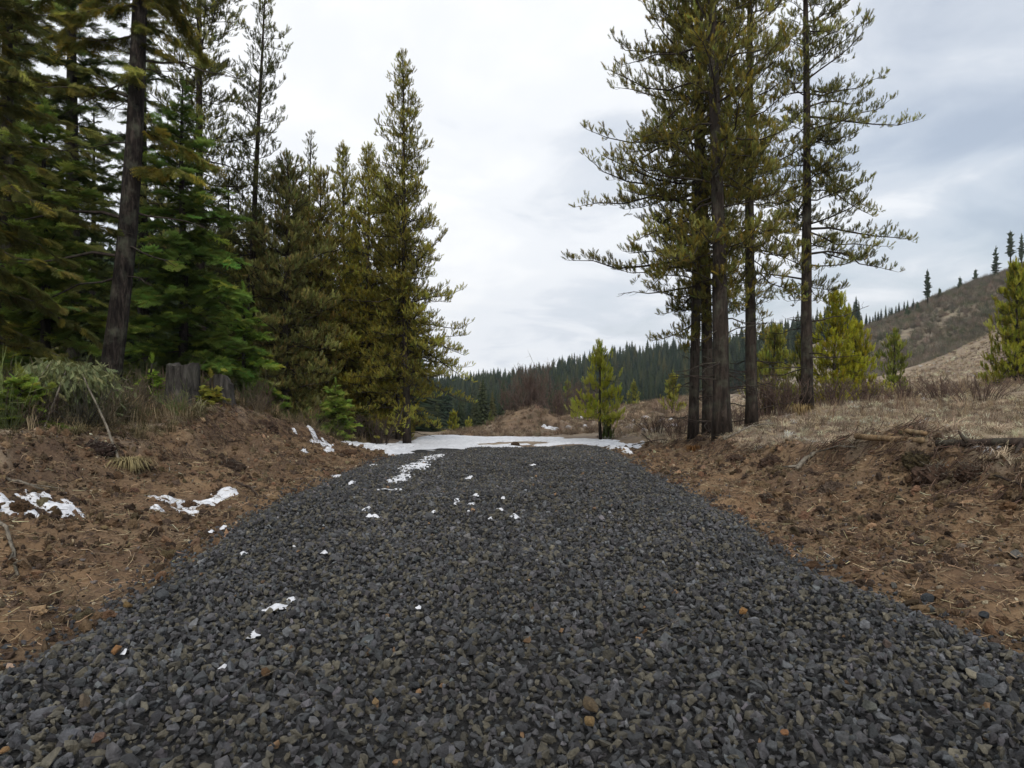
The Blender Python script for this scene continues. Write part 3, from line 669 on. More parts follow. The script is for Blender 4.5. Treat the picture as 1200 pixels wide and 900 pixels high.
# line of conifers coming down the right-hand hill and lone trees on its crest
for k in range(34):
    px = 1000+k*2.1+rng.normal()*1.5; d = 232-k*1.2; X = PX(px, d); h = rng.uniform(3, 6)*(1.1-k*.012)
    o = link(bpy.data.objects.new('conifer', FAR[rng.integers(5)])); o.location = (X, d, Hs(X, d)-.2); o.scale = (h, h, h); o.rotation_euler = (0, 0, k)
    tag(o, 'small dark conifer in the row where the bare hill meets the wood', 'conifer', 'conifers at the foot of the bare hill')
def crest_tree(px, d, h, lab, base=.3, w=1.0, nm='pine_tree'):
    X = PX(px, d); r = root(nm, (X, d, Hs(X, d)-.3), lab, 'tree')
    mb = MB(); mb.tube([[0,0,0],[.05*w,0,h*.5],[0,0,h]], [.22, .15, .04], 6); mb.obj('trunk', M_BARK, r)
    cb = MB(); L = 16
    for i in range(L):
        f = i/(L-1); z = h*(base+(1-base)*f*.98); R = h*.105*w*(math.sin(min(1, f*1.4+.25)*math.pi*.62)*(1-f)**.45)*rng.uniform(.7, 1.25)+.1
        for k in range(7):
            a = rng.uniform(0, 6.28); rr = R*rng.uniform(.5, 1.3); c0 = np.array([math.cos(a), math.sin(a), 0]); s0 = np.array([-c0[1], c0[0], 0])
            tip = c0*rr+[0,0,z+rng.uniform(-.3, .5)]; b = c0*rr*.45+np.array([0,0,z])
            cb.add([[0,0,z+.15], b+s0*rr*.35, tip, b-s0*rr*.35, [0,0,z-.3], b+[0,0,-.35]], [(0,1,2),(0,2,3),(4,2,1),(4,3,2),(4,5,2)])
    cb.obj('crown', M_FAR, r, False, 'stuff')
crest_tree(1087, 184, 10.5, 'lone tall bare-stemmed pine on the skyline of the bare hill', .3, 1.25)
crest_tree(1167, 186, 9.0, 'dark pine on the hill crest left of the round topped one', .1, 1.3)
crest_tree(1184, 190, 12.0, 'round topped pine highest on the hill crest', .42, 1.2)
crest_tree(1197, 188, 10.0, 'pine on the hill crest behind the young pine at the edge', .3, 1)
crest_tree(1101, 186, 3.0, 'short conifer just right of the lone skyline pine', .05, 1.9)
crest_tree(1075, 183, 3.4, 'short conifer just left of the lone skyline pine', .05, 2.0)
crest_tree(1063, 182, 3.8, 'short conifer farther left of the lone skyline pine', .05, 1.9)
crest_tree(1125, 188, 4.0, 'short conifer midway along the hill crest', .05, 1.9)
crest_tree(1143, 189, 4.2, 'bushy short conifer on the crest below the dark pine', .05, 2.2)
# bare leaning snag on the hillside
o = root('dead_tree', (PX(1171, 120), 120, Hs(PX(1171, 120), 120)), 'thin bare grey trunk standing on the hillside near the right edge', 'dead tree')
mb = MB(); mb.tube([[0,0,-.2],[.1,0,4],[0,0,8.5]], [.16,.11,.04], 6); mb.obj('trunk', M_STUMP, o)
# shrubs scattered over the hill (uncountable)
M_SHRUB = mat_tinted('hill_shrub', 2, .7, 1.3, 3, .2, .1)
def shrub_proto(seed, mat, n=26, spread=.9):
    r = np.random.default_rng(seed); mb = MB()
    for i in range(n):
        a = r.uniform(0, 6.28); e = r.uniform(.5, 1.45); d = np.array([math.cos(a)*math.cos(e)*spread, math.sin(a)*math.cos(e)*spread, math.sin(e)]); L = r.uniform(.5, 1)
        p = [np.zeros(3), d*L*.5+r.normal(size=3)*.04, d*L+r.normal(size=3)*.07+[0,0,.05]]; mb.tube(p, [.012,.008,.003], 3, False)
        for k in range(4):
            f = r.uniform(.3, .95); q = p[1]+(p[2]-p[1])*(f*2-1) if f > .5 else p[1]*f*2; dd = unit(d+r.normal(size=3)*.55+[0,0,.2])
            mb.tube([q, q+dd*L*.3], [.006,.002], 3, False)
    return proto(mb.mesh('shrub', mat))
SHRUBS = [shrub_proto(i, M_SHRUB) for i in range(5)]
hx, hy = scat_points(16000, 985, 1290, 110, 215)
k = fbm(hx, hy, 14, 4, 61) > rng.uniform(-.9, .6, len(hx)); hx, hy = hx[k], hy[k]
q = quat_frames(np.tile([0,0,1.], (len(hx), 1)))
scatter('hill_brush', 'shrubs', SHRUBS, np.stack([hx, hy, H(hx, hy)-.1], 1), q, np.stack([rng.uniform(.9, 2.6, len(hx)), rng.uniform(.9, 2.6, len(hx)), rng.uniform(.5, 1.9, len(hx))], 1), vary((.16,.13,.095), len(hx), .35, .08, (.09,.10,.05), .2), label='grey brown brush over the bare hill')

# ------------------------------------------------------------------ bare shrubs and thickets
def bare_shrub(name, lab, px, d, h, w, n, mat, twig=.02, group=None, cat='shrub'):
    X = PX(px, d); o = root(name, (X, d, Hs(X, d)-.1), lab, cat, group)
    mb = MB(); tb = MB()
    for i in range(n):
        a = rng.uniform(0, 6.28); b = np.array([math.cos(a), math.sin(a), 0])*rng.uniform(0, w*.35)
        sp = b*rng.uniform(.6, 1.5)/max(w, .01)*w; L = h*rng.uniform(.55, 1)
        p = np.array([b, b+sp*.3+[0,0,L*.4]+rng.normal(size=3)*h*.02, b+sp+[0,0,L*.75]+rng.normal(size=3)*h*.03, b+sp*1.4+[0,0,L]+rng.normal(size=3)*h*.04])
        mb.tube(p, [twig, twig*.7, twig*.45, twig*.2], 4, False)
        for k in range(9):
            f = rng.uniform(.25, .95)*3; j = min(int(f), 2); q = p[j]+(p[j+1]-p[j])*(f-j); dd = unit(rng.normal(size=3)*.5+[0,0,.8]); l = h*rng.uniform(.08, .25)
            e = q+dd*l; tb.tube([q, q+dd*l*.5+rng.normal(size=3)*l*.06, e], [twig*.35, twig*.25, twig*.12], 3, False)
            for m in range(3):
                s = q+dd*l*rng.uniform(.3, .9); d3 = unit(dd+rng.normal(size=3)*.5); tb.tube([s, s+d3*l*.4], [twig*.2, twig*.1], 3, False)
    mb.obj('stems', mat, o, False, 'stuff'); tb.obj('twigs', mat, o, False, 'stuff'); return o
bare_shrub('bare_shrub', 'tall bare reddish shrub in front of the far wood', 622, 62, 5.6, 3.0, 60, M_REDTWIG, .05)
bare_shrub('bare_shrub', 'bare reddish shrub just left of the tallest one', 604, 66, 4.4, 2.2, 34, M_REDTWIG, .05)
bare_shrub('bare_shrub', 'low reddish thicket between the tall bare shrub and the lone pine', 655, 57, 2.6, 3.2, 50, M_REDTWIG, .035)
bare_shrub('bare_shrub', 'low reddish thicket left of the lone young pine', 680, 58, 3.0, 2.8, 44, M_REDTWIG, .035)
for px, d, h, w, n, lab in [(865, 19, .9, 1.0, 30, 'low bare brush between the tall trunks'), (900, 20.5, 1.4, 1.3, 50, 'bare brush left of the rightmost tall trunk'), (925, 20, 1.2, 1.0, 40, 'bare brush touching the rightmost tall trunk'),
                     (975, 21, 1.0, 1.4, 44, 'bare reddish brush under the yellow pine'), (1015, 22, .9, 1.3, 40, 'bare reddish brush right of the yellow pine'), (1060, 21, .8, 1.4, 36, 'bare brush below the olive young pine'),
                     (1105, 20, .75, 1.3, 32, 'bare brush on the mid slope'), (1150, 18, .8, 1.4, 34, 'bare brush left of the pine at the picture edge'), (835, 19.5, .9, .8, 20, 'wispy brush right of the slim trunk'),
                     (795, 21, .8, 1.0, 22, 'wispy brush left of the slim trunk'), (770, 24, .8, 1.3, 22, 'wispy brush at the meadow edge'), (440, 22.5, 1.1, 1.2, 40, 'bare brush at the edge of the left wood'),
                     (405, 22, 1.0, 1.0, 34, 'bare brush beside the light green fir'), (360, 19.5, .8, .9, 26, 'bare brush above the snow streak'), (12, 8.5, .6, .8, 26, 'bare brown brush near the low seedling'), (300, 15.5, .5, .6, 20, 'thin bare brush on top of the left bank')]:
    bare_shrub('bare_brush', lab, px, d, h, w, n, M_REDTWIG if px > 780 else M_DARKSTICK, .006+.0004*d, 'low bare brush', 'brush')

# ------------------------------------------------------------------ grass
M_GRASS = mat_needles('dry_grass', .2)
def tuft(seed, n=26, hgt=1.0, lean=.7, w=.011):
    r = np.random.default_rng(seed); mb = MB()
    for i in range(n):
        a = r.uniform(0, 6.28); b = np.array([r.normal(), r.normal(), 0])*.10; L = hgt*r.uniform(.5, 1); ln = lean*r.uniform(.3, 1.3)
        d = np.array([math.cos(a), math.sin(a), 0]); s = np.array([-d[1], d[0], 0])*w
        P = [b, b+d*L*ln*.18+[0,0,L*.45], b+d*L*ln*.5+[0,0,L*.78], b+d*L*ln+[0,0,L*max(.25, .95-ln*.55)]]
        mb.add([P[0]-s, P[0]+s, P[1]-s*.9, P[1]+s*.9, P[2]-s*.7, P[2]+s*.7, P[3]], [(4,5,6)], [(0,1,3,2),(2,3,5,4)])
    return proto(mb.mesh('tuft', M_GRASS))
TUFTS = [tuft(i) for i in range(5)]+[tuft(i+9, 30, .8, 1.3) for i in range(3)]
STEMS = [tuft(i+30, 7, 1.0, .25, .007) for i in range(4)]
def grass_field(name, label, n, gen, size, tint, protos, key, amt=.28, alt=None, ap=.15, dz=-.02, flat=1.0):
    X, Y = gen(n); Z = H(X, Y)+dz; s = size(X, Y)*np.exp(rng.normal(0, .3, len(X)))
    up = np.stack([rng.normal(0, .22, len(X)), rng.normal(0, .22, len(X)), np.ones(len(X))], 1)
    return scatter(name, key, protos, np.stack([X, Y, Z], 1), quat_frames(up), np.stack([s, s, s*flat], 1), vary(tint, len(X), amt, .05, alt, ap), label=label)
def right_gen(n):
    d = np.exp(rng.uniform(math.log(2.5), math.log(66), n)); X = PX(rng.uniform(700, 1330+np.clip(14-d, 0, 11)*110, n), d)
    f, t = bank(X, d); k = ((t > 1.0+.15*fbm(X, d, .5, 3, 41)) | (d > 24)) & (X > 2.5); k &= (fbm(X, d, 1.5, 3, 91) > -.55+rng.uniform(0, .5, n))
    return X[k], d[k]
grass_field('dry_grass', 'matted straw coloured dead grass over the right slope', 38000, right_gen, lambda X, Y: .15+.0042*Y, (.44,.36,.25), TUFTS, 'tufts', .35, (.17,.125,.095), .3, flat=.45)
def right_stem(n):
    d = np.exp(rng.uniform(math.log(8), math.log(60), n)); X = PX(rng.uniform(700, 1330, n), d); f, t = bank(X, d); kk = rng.random(n) < np.interp(d, [8, 13, 20], [.15, .4, 1]); X, d, t = X[kk], d[kk], t[kk]
    k = ((t > 1.1) | (d > 24)) & (fbm(X, d, 2.2, 3, 93) > -.1); return X[k], d[k]
grass_field('dead_stalks', 'upright dead reddish stalks standing in the slope grass', 9000, right_stem, lambda X, Y: np.interp(Y, [8, 16, 24], [.14, .30, .42]), (.17,.12,.09), STEMS, 'stalks', .3, (.3,.23,.14), .3)
def left_gen(n):
    Y = rng.uniform(2.5, 24, n); X = -rng.uniform(4.2, 11.5, n); f, t = bank(X, Y); k = (t > .98) & (X/Y > -2.4); k &= fbm(X, Y, 1.2, 3, 95) > -.35+rng.uniform(-.2, .3, n); return X[k], Y[k]
grass_field('bank_grass', 'thin dead grass on top of the left bank', 11000, left_gen, lambda X, Y: .14+.007*Y, (.20,.155,.09), TUFTS, 'tufts', .35, (.07,.06,.03), .35, flat=.8)
def left_stem(n):
    Y = rng.uniform(8, 24, n); X = -rng.uniform(4.2, 9.5, n); f, t = bank(X, Y); k = (t > 1.05) & (X/Y > -.82); return X[k], Y[k]
grass_field('bank_stalks', 'pale upright dead stalks along the left bank top', 1500, left_stem, lambda X, Y: .26+.006*Y, (.27,.21,.13), STEMS, 'stalks', .35)
def meadow(n):
    X, Y = scat_points(n, 480, 850, 27, 70); k = (X/Y*800+600 > np.interp(Y, [27, 40, 70], [500, 540, 640])); k &= ~((Y < 30) & (X < 4)); return X[k], Y[k]
grass_field('meadow_grass', 'pale dead grass of the meadow past the snow', 9000, meadow, lambda X, Y: .22+.005*Y, (.25,.19,.13), TUFTS, 'tufts', .3, (.14,.10,.075), .3, flat=.6)

# ------------------------------------------------------------------ dirt: clods, litter, pebbles
def bank_gen(n, lo=-.02, hi=1.05, y1=21):
    Y = 2.2+(y1-2.2)*rng.random(n)**1.5; X = np.where(rng.random(n) < .5, -1, 1)*rng.uniform(2.4, 6.6, n); f, t = bank(X, Y); k = (t > lo) & (t < hi) & (np.abs(X)/Y < 2.6)
    return X[k], Y[k]
X, Y = bank_gen(125000); k = fbm(X, Y, .6, 3, 71) > rng.uniform(-.6, .42, len(X)); X, Y = X[k], Y[k]
s = np.clip(.013*rng.pareto(2.0, len(X))+.011, .011, .10)
scatter('dirt_clods', 'clods', CLODS, np.stack([X, Y, H(X, Y)+s*.1], 1), quat_frames(rng.normal(size=(len(X), 3))), np.stack([s*1.15, s, s*.8], 1), vary((.21,.140,.085), len(X), .38, .06, (.10,.070,.052), .25), label='loose brown clods over both cut banks')
X, Y = bank_gen(14000); s = np.clip(.012*rng.pareto(2.0, len(X))+.010, .01, .065)
scatter('pebbles', 'stones', STONES, np.stack([X, Y, H(X, Y)+s*.15], 1), quat_frames(rng.normal(size=(len(X), 3))), s, vary((.33,.26,.17), len(X), .35, .06, (.12,.10,.09), .4), label='tan pebbles in the cut banks')
def straw(seed):
    r = np.random.default_rng(seed); mb = MB(); mb.tube([[0,0,-.5],[.07*r.normal(),.07*r.normal(),0],[.1*r.normal(),.1*r.normal(),.5]], [.02,.022,.012], 3, False); return proto(mb.mesh('straw', M_STRAW))
STRAWS = [straw(i) for i in range(5)]
X, Y = bank_gen(70000, .03, 1.15); dd = rng.normal(size=(len(X), 3))*[1, 1, .3]; dd[:,0] += .5
scatter('root_litter', 'straws', STRAWS, np.stack([X, Y, H(X, Y)+.012], 1), quat_frames(dd), rng.uniform(.025, .15, len(X)), vary((.30,.22,.135), len(X), .45, .06, (.09,.06,.045), .35), label='fine roots and litter on the banks')
# roots hanging from the lips of the banks
def lip(n):
    Y = rng.uniform(5, 19, n); sg = np.where(rng.random(n) < .5, -1, 1); X = sg*rng.uniform(3.5, 6.4, n); f, t = bank(X, Y); k = (t > .8) & (t < 1.06) & (fbm(X, Y, .8, 2, 99) > -.1); return X[k], Y[k]
X, Y = lip(30000); dd = np.stack([-np.sign(X)*rng.uniform(.2, 1, len(X)), rng.normal(0, .5, len(X)), -rng.uniform(.1, .9, len(X))], 1)
scatter('hanging_roots', 'straws', STRAWS, np.stack([X, Y, H(X, Y)+.02], 1), quat_frames(dd), rng.uniform(.08, .3, len(X)), vary((.095,.062,.045), len(X), .4, .05, (.22,.16,.10), .2), label='fine dark roots hanging from the bank lips')
# forest litter/understory
def under(n):
    Y = rng.uniform(8, 30, n); X = -rng.uniform(.24, .95, n)*Y; f, t = bank(X, Y); k = t > 1.15; return X[k], Y[k]
X, Y = under(1600); s = np.exp(rng.normal(0, .35, len(X)))*.42
scatter('undergrowth', 'shrubs', SHRUBS, np.stack([X, Y, H(X, Y)-.05], 1), quat_frames(np.tile([0,0,1.], (len(X), 1))), s, vary((.10,.08,.05), len(X), .35, .08, (.08,.10,.03), .3), label='dim brushy undergrowth beneath the left wood')

# ------------------------------------------------------------------ gravel
def gravel_h(X, Y):
    el, er = edge_l(Y), edge_r(Y); e = np.minimum(X+el, er-X)
    return H(X, Y, False)+.11*sstep(-.05, .35, e)+.055*fbm(X, Y, .5, 3, 55)+.05*fbm(X, Y, 2.2, 2, 56)
def gravel_pts(sp, zoff, jit=.5):
    gx = np.arange(-3.35, 3.35, sp); gy = np.arange(2.0, 19.7, sp); X, Y = np.meshgrid(gx, gy); X = X.ravel()+rng.uniform(-jit, jit, X.size)*sp; Y = Y.ravel()+rng.uniform(-jit, jit, Y.size)*sp
    e = np.minimum(X+edge_l(Y), edge_r(Y)-X); k = (e > -.07+rng.uniform(-.06, .10, len(X))) & (Y < np.interp(X, [-3, -2.2, -.8, 3], [14.8, 16.6, 19.2, 19.4])+.5*fbm(X, Y, 1.2, 3, 58)); X, Y = X[k], Y[k]
    return X, Y, gravel_h(X, Y)+zoff
bme_y = np.arange(1.2, 19.3, .12); bme_x = np.linspace(-3.4, 3.4, 64); BY, BX = np.meshgrid(bme_y, bme_x, indexing='ij')
el, er = edge_l(BY), edge_r(BY); BX = np.where(BX < 0, BX/3.4*el, BX/3.4*er); BZ = np.maximum(gravel_h(BX, BY)-.028, H(BX, BY, False)+.004); n1_, n2_ = BX.shape
ii = np.arange(n1_*n2_).reshape(n1_, n2_)
mbed, nt, out = newmat('gravel_fines'); princ(nt, out, ramp(nt, nz(nt, 45, 5, .7), [(.3, (.014,.014,.015)), (.7, (.055,.054,.052))]), .95, bump(nt, nz(nt, 50, 4), 1, .02), .1)
bedo = link(bpy.data.objects.new('road', fast_mesh('road', np.stack([BX, BY, BZ], -1).reshape(-1, 3), [np.stack([ii[:-1,:-1], ii[:-1,1:], ii[1:,1:], ii[1:,:-1]], -1).reshape(-1, 4)], mbed, True))); tag(bedo, kind='structure')
X1, Y1, Z1 = gravel_pts(.038, -.010); X2, Y2, Z2 = gravel_pts(.052, .012, .7)
XX, YY, ZZ = np.concatenate([X1, X2]), np.concatenate([Y1, Y2]), np.concatenate([Z1, Z2]); n = len(XX)
s = np.clip(np.exp(rng.normal(math.log(.043), .33, n)), .018, .11); big = rng.random(n) < .015; s[big] *= 1.35
stint = vary((.060,.060,.063), n, .45, .035, (.098,.088,.064), .30); stint *= np.exp(.28*fbm(XX, YY, 1.4, 4, 88))[:,None]; k = rng.random(n) < .004; stint[k] = np.array((.19,.115,.06))*np.exp(rng.normal(0, .3, (k.sum(), 1)))
k = rng.random(n) < .010; stint[k] = np.array((.12,.125,.13))*np.exp(rng.normal(0, .25, (k.sum(), 1)))
scatter('gravel', 'stones', STONES, np.stack([XX, YY, ZZ+rng.normal(0, .007, n)], 1), quat_frames(rng.normal(size=(n, 3))*[1, 1, 1.4]), s, stint, label='dark crushed rock gravel of the new road')
# stray stones at the gravel's edge
ye = rng.uniform(2.5, 18, 2400); sg = np.where(rng.random(2400) < .5, -1, 1); xe = np.where(sg < 0, -edge_l(ye)-np.abs(rng.normal(0, .16, 2400)), edge_r(ye)+np.abs(rng.normal(0, .16, 2400)))
scatter('stray_gravel', 'stones', STONES, np.stack([xe, ye, H(xe, ye)+.012], 1), quat_frames(rng.normal(size=(2400, 3))), rng.uniform(.022, .06, 2400), vary((.055,.057,.061), 2400, .35, .04), label='dark stones strayed onto the dirt edge')

# ------------------------------------------------------------------ snow
def snow_sheet(name, label, x0, x1, y0, y1, step, thick, fn, base=None, ystep=None):
    xs = np.arange(x0, x1, step); yy = np.arange(y0, y1, ystep or step); Y, X = np.meshgrid(yy, xs, indexing='ij'); b = (base or H)(X, Y); m = fn(X, Y)
    Z = b+np.clip(m, -.5, 1)*thick+.004; a, c = X.shape; i = np.arange(a*c).reshape(a, c)
    Qd = np.stack([i[:-1,:-1], i[:-1,1:], i[1:,1:], i[1:,:-1]], -1).reshape(-1, 4); mm = m.ravel()[Qd].max(1) > -.25; Qd = Qd[mm]
    used, inv = np.unique(Qd, return_inverse=True); V = np.stack([X, Y, Z], -1).reshape(-1, 3)[used]
    if len(V) < 4: return None
    o = link(bpy.data.objects.new(name, fast_mesh(name, V, [inv.reshape(-1, 4)], M_SNOW, True))); return tag(o, label, None, None, 'stuff')
def cross(X, Y):
    u = X/Y*800+600
    near = np.interp(u, [330, 380, 430, 500, 560, 735, 760], [17.6, 17.0, 15.6, 17.4, 19.0, 19.8, 20.5])+1.1*fbm(X, Y*.6, .5, 4, 62)
    far = np.interp(u, [330, 400, 480, 510, 600, 700, 745], [18.2, 20.5, 24.5, 30, 29.5, 24, 21.0])+1.6*fbm(X, Y, 1.6, 4, 63)
    side = np.minimum((u-398)/22, (748-u)/12)
    m = np.minimum(np.minimum((Y-near)*1.2, (far-Y)*.8), side)
    hole = sstep(.12, .26, fbm(X*.5, Y*.5, 1.2, 4, 64)-.16*sstep(22, 26, Y)); return np.minimum(m, 1)*.8-hole*1.6+.45*fbm(X, Y, .3, 3, 65)-.12
snow_sheet('snow', 'long white snow band across the road crest', -8, 5, 14.2, 31, .055, .05, cross, lambda X, Y: H(X, Y, True)+.02, .06)
def blobs(lst, rag=.55, seed=66):
    def fn(X, Y):
        m = np.full(X.shape, -1.)
        for cx, cy, rx, ry in lst: m = np.maximum(m, 1-np.hypot((X-cx)/rx, (Y-cy)/ry))
        return m*1.6+rag*fbm(X, Y, np.mean([b[2] for b in lst])*.6, 3, seed)+rag*.9*fbm(X, Y, .09, 3, seed+5)-.2
    return fn
def px_patch(lst, label, seed, thick=.022, base=None, rag=.6):
    W = []
    for px, py, w, h_, *_ in lst:
        fn = base or (lambda a, b: H(a, b, False)); d = hit(px, py, fn); d1 = hit(px, py-h_*.5, fn); d2 = hit(px, py+h_*.5, fn)
        W.append((PX(px, d), d, w*.62*d/800, float(np.clip(abs(d1-d2)*.62, w*d/800*.3, w*d/800*3))))
    x0 = min(a-c*1.7 for a, b, c, e in W); x1 = max(a+c*1.7 for a, b, c, e in W); y0 = min(b-e*1.7 for a, b, c, e in W); y1 = max(b+e*1.7 for a, b, c, e in W)
    return snow_sheet('snow_patch', label, x0, x1, y0, y1, max(.012, (x1-x0)/240), thick, blobs(W, rag, seed), base, max(.012, (y1-y0)/240))
px_patch([(10, 596, 60, 14), (56, 591, 66, 13), (35, 602, 44, 10), (84, 588, 20, 6), (30, 586, 20, 6)], 'thin snow patch on the dirt bench at the left edge', 1)
px_patch([(184, 584, 30, 7), (205, 585, 34, 9)], 'snow patch on the left bank, farther back of the pair', 2)
px_patch([(216, 598, 32, 9), (183, 606, 14, 5)], 'snow patch on the left bank, nearer one of the pair', 3)
px_patch([(263, 584, 22, 9), (242, 588, 22, 5)], 'narrow snow streak between the dirt and the gravel', 4)
px_patch([(378, 523, 14, 10, -.2), (368, 514, 16, 6, -.2), (386, 532, 8, 6, -.2)], 'bright snow streak down the end of the left bank', 5, .045)
px_patch([(346, 511, 10, 4, .1), (357, 531, 5, 4, -.1)], 'small snow scrap above the bank end', 6, .05)
px_patch([(398, 561, 13, 5, -.2)], 'snow scrap where dirt and gravel meet near the crest', 7, .05)
px_patch([(752, 499, 34, 3, -.8), (785, 500, 22, 2, -.8), (735, 503, 10, 2, -.8)], 'long thin snow patch on the meadow', 8, .1)
px_patch([(722, 528, 16, 3, -.4), (735, 532, 10, 3, -.4)], 'snow end beside the right bank', 9, .07)
GH = lambda X, Y: gravel_h(X, Y)+.012+.016*fbm(X, Y, .08, 3, 12)
gs = [(325, 711, 15, 5), (296, 746, 9, 4), (262, 783, 6, 3), (207, 657, 7, 3), (262, 618, 6, 4), (248, 624, 4, 2), (495, 548, 20, 7), (512, 540, 14, 5), (460, 576, 14, 8), (452, 583, 9, 5), (498, 587, 13, 5), (500, 573, 7, 5), (440, 605, 7, 3),
      (472, 598, 6, 3), (552, 592, 9, 5), (558, 580, 7, 3), (586, 598, 9, 3), (604, 606, 10, 3), (590, 583, 6, 3), (535, 590, 5, 3), (430, 597, 5, 2), (490, 712, 4, 2), (615, 626, 5, 2), (525, 533, 10, 3), (455, 553, 8, 4), (437, 545, 8, 3), (550, 560, 9, 3),
      (412, 565, 5, 3), (508, 600, 5, 2), (380, 648, 5, 2), (285, 650, 4, 2), (180, 690, 5, 2), (575, 608, 5, 2), (148, 766, 4, 2), (625, 545, 6, 2), (345, 640, 3, 2), (520, 568, 6, 3)]
rs = np.random.default_rng(3)
gs = [g for g in gs if not (440 < g[0] < 530 and 530 < g[1] < 600)]; gs = [(a, b, c*(.75 if 540 < a < 620 else 1), e*(.8 if 540 < a < 620 else 1)) for a, b, c, e in gs]
def track(X, Y):
    c = -1.72+.10*fbm(Y, Y*0, 2, 2, 8); a = (.16-np.abs(X-c))/.16; e = np.minimum((Y-9.2)/1.5, (15.8-Y)/1.5)
    return np.minimum(np.minimum(a*.9, e), .5)+1.1*fbm(X, Y*.7, .22, 3, 9)+.9*fbm(X*.6, Y, .8, 2, 19)-.34
snow_sheet('snow_patch', 'broken streak of old snow along the left wheel track near the crest', -2.3, -1.2, 9, 16, .02, .02, track, lambda X, Y: gravel_h(X, Y)+.012+.016*fbm(X, Y, .08, 3, 12), .035)
for i, (px, py, w, h_) in enumerate(gs):
    o = px_patch([(px, py, w*.85, h_*.75, 0)]+([(px+rs.normal()*w*.5, py+rs.normal()*h_*.6, w*.5, h_*.5, 0)] if w > 6 else []), None, 20+i, .014, GH, 1.0)
    if o: o['label'] = 'scrap of old snow lying between the gravel stones'
for i in range(16):
    px_patch([(rs.uniform(610, 800), rs.uniform(489, 507), rs.uniform(4, 12), 1.2, -.8)], 'thin snow scrap in the meadow grass', 80+i, .12, None, .4)

# ------------------------------------------------------------------ stumps, logs, sticks, rocks
def stump(lab, px, d, h, r, seed, split=0):
    X = PX(px, d); o = root('tree_stump', (X, d, Hs(X, d)-.1), lab, 'stump'); rr = np.random.default_rng(seed); k = 40; rows = 12; V = []
    an = np.arange(k)/k*2*math.pi; fl = .05*np.sin(an*7+seed)+.035*np.sin(an*13+2*seed)+.02*rr.normal(size=k)
    topz = 1+.035*np.sin(an*2+seed)+.012*rr.normal(size=k)-split*sstep(0, 1, np.cos(an-.3))*.25
    for j in range(rows):
        f = j/(rows-1); R = r*(1+.35*(1-f)**3)*(1+fl*(1.6-.7*f)); V += [(R[i]*math.cos(an[i]), R[i]*math.sin(an[i]), f*h*topz[i]) for i in range(k)]
    Q = [(j*k+i, j*k+(i+1) % k, (j+1)*k+(i+1) % k, (j+1)*k+i) for j in range(rows-1) for i in range(k)]
    mb = MB(); mb.add(V, [], Q); mb.obj('bark', M_STUMP, o, True)
    V = [(0,0,h*.93)]+[tuple(np.array(V[(rows-1)*k+i])*[.5,.5,1]+[0,0,-h*.03*rr.random()]) for i in range(k)]+[tuple(np.array(V[(rows-1)*k+i])*[.995,.995,.998]) for i in range(k)]
    mb = MB(); mb.add(V, [(0, 1+i, 1+(i+1) % k) for i in range(k)], [(1+i, 1+k+i, 1+k+(i+1) % k, 1+(i+1) % k) for i in range(k)]); mb.obj('cut_top', M_STUMP, o)
stump('broad weathered grey stump on top of the left bank', 215, 12.2, .88, .26, 2)
stump('narrow broken grey stump at the bank crest, right of the broad one', 262, 12.6, .62, .17, 5, 1)
def stick(name, lab, pts, r0, r1, mat, cat='stick', group=None, extra=0, z_on=True, k=7):
    """pts: (px, py-or-None, distance, height above ground)"""
    P = []
    for px, d, up in pts:
        if d > 60: d = hit(px, d, None, 4 if px > 900 else 2.3)
        X = PX(px, d); P.append((X, d, Hs(X, d)+up))
    P = np.array(P); o = root(name, tuple(P[0]), lab, cat, group); P = P-P[0]
    n = 9; t = np.linspace(0, 1, n); tt = np.linspace(0, 1, len(P)); C = np.stack([np.interp(t, tt, P[:,i]) for i in range(3)], 1)+rng.normal(size=(n, 3))*r0*(.07 if name == 'log' else .3)
    mb = MB(); mb.tube(C, np.linspace(r0, r1, n), k, True, .08); mb.obj('wood', mat, o, True)
    for e in range(extra):
        i = rng.integers(2, n-1); dd = unit(C[i]-C[i-1]+rng.normal(size=3)*.8); l = rng.uniform(.12, .35)
        mb = MB(); mb.tube([C[i], C[i]+dd*l*.5, C[i]+dd*l+rng.normal(size=3)*.03], [r1*.7, r1*.5, r1*.2], 4); mb.obj('side_twig', mat, o)
    return o
stick('log', 'peeled tan log lying along the right bank lip', [(1004, 524, .13), (1082, 526, .12)], .042, .034, M_LOG, 'log', None, 1, k=10)
stick('log', 'dark weathered pole lying behind the clods at the right edge', [(1098, 527, .12), (1215, 536, .13)], .035, .05, M_DARKSTICK, 'log', None, 2, k=9)
stick('log', 'short tan log end poking out behind the peeled log', [(1062, 520, .10), (1086, 521, .09)], .03, .025, M_LOG, 'log', None, 0)
stick('stick', 'pale grey root sticking down out of the right bank', [(954, 540, .05), (944, 548, .08), (934, 557, .04)], .022, .034, M_GREYSTICK, 'root', None, 3)
stick('stick', 'bleached branch lying just behind the pale root', [(950, 538, .06), (985, 534, .08), (1003, 530, .07)], .016, .01, M_GREYSTICK, 'branch', None, 4)
stick('stick', 'thin dark stick low on the right bank edge', [(1165, 567, .03), (1205, 572, .03)], .012, .014, M_DARKSTICK)
stick('stick', 'yellow wood splinter on the right dirt bank', [(1155, 588, .02), (1178, 586, .03)], .009, .006, M_LOG, 'splinter')
stick('stick', 'fallen branch heap at the foot of the thickest trunk', [(848, 13.8, .05), (880, 14.2, .16), (905, 14.6, .1)], .02, .012, M_GREYSTICK, 'branch', None, 5)
stick('stick', 'dark leaning branch stub at the meadow edge', [(765, 20.5, .0), (752, 21, .35)], .02, .015, M_DARKSTICK, 'branch', None, 3)
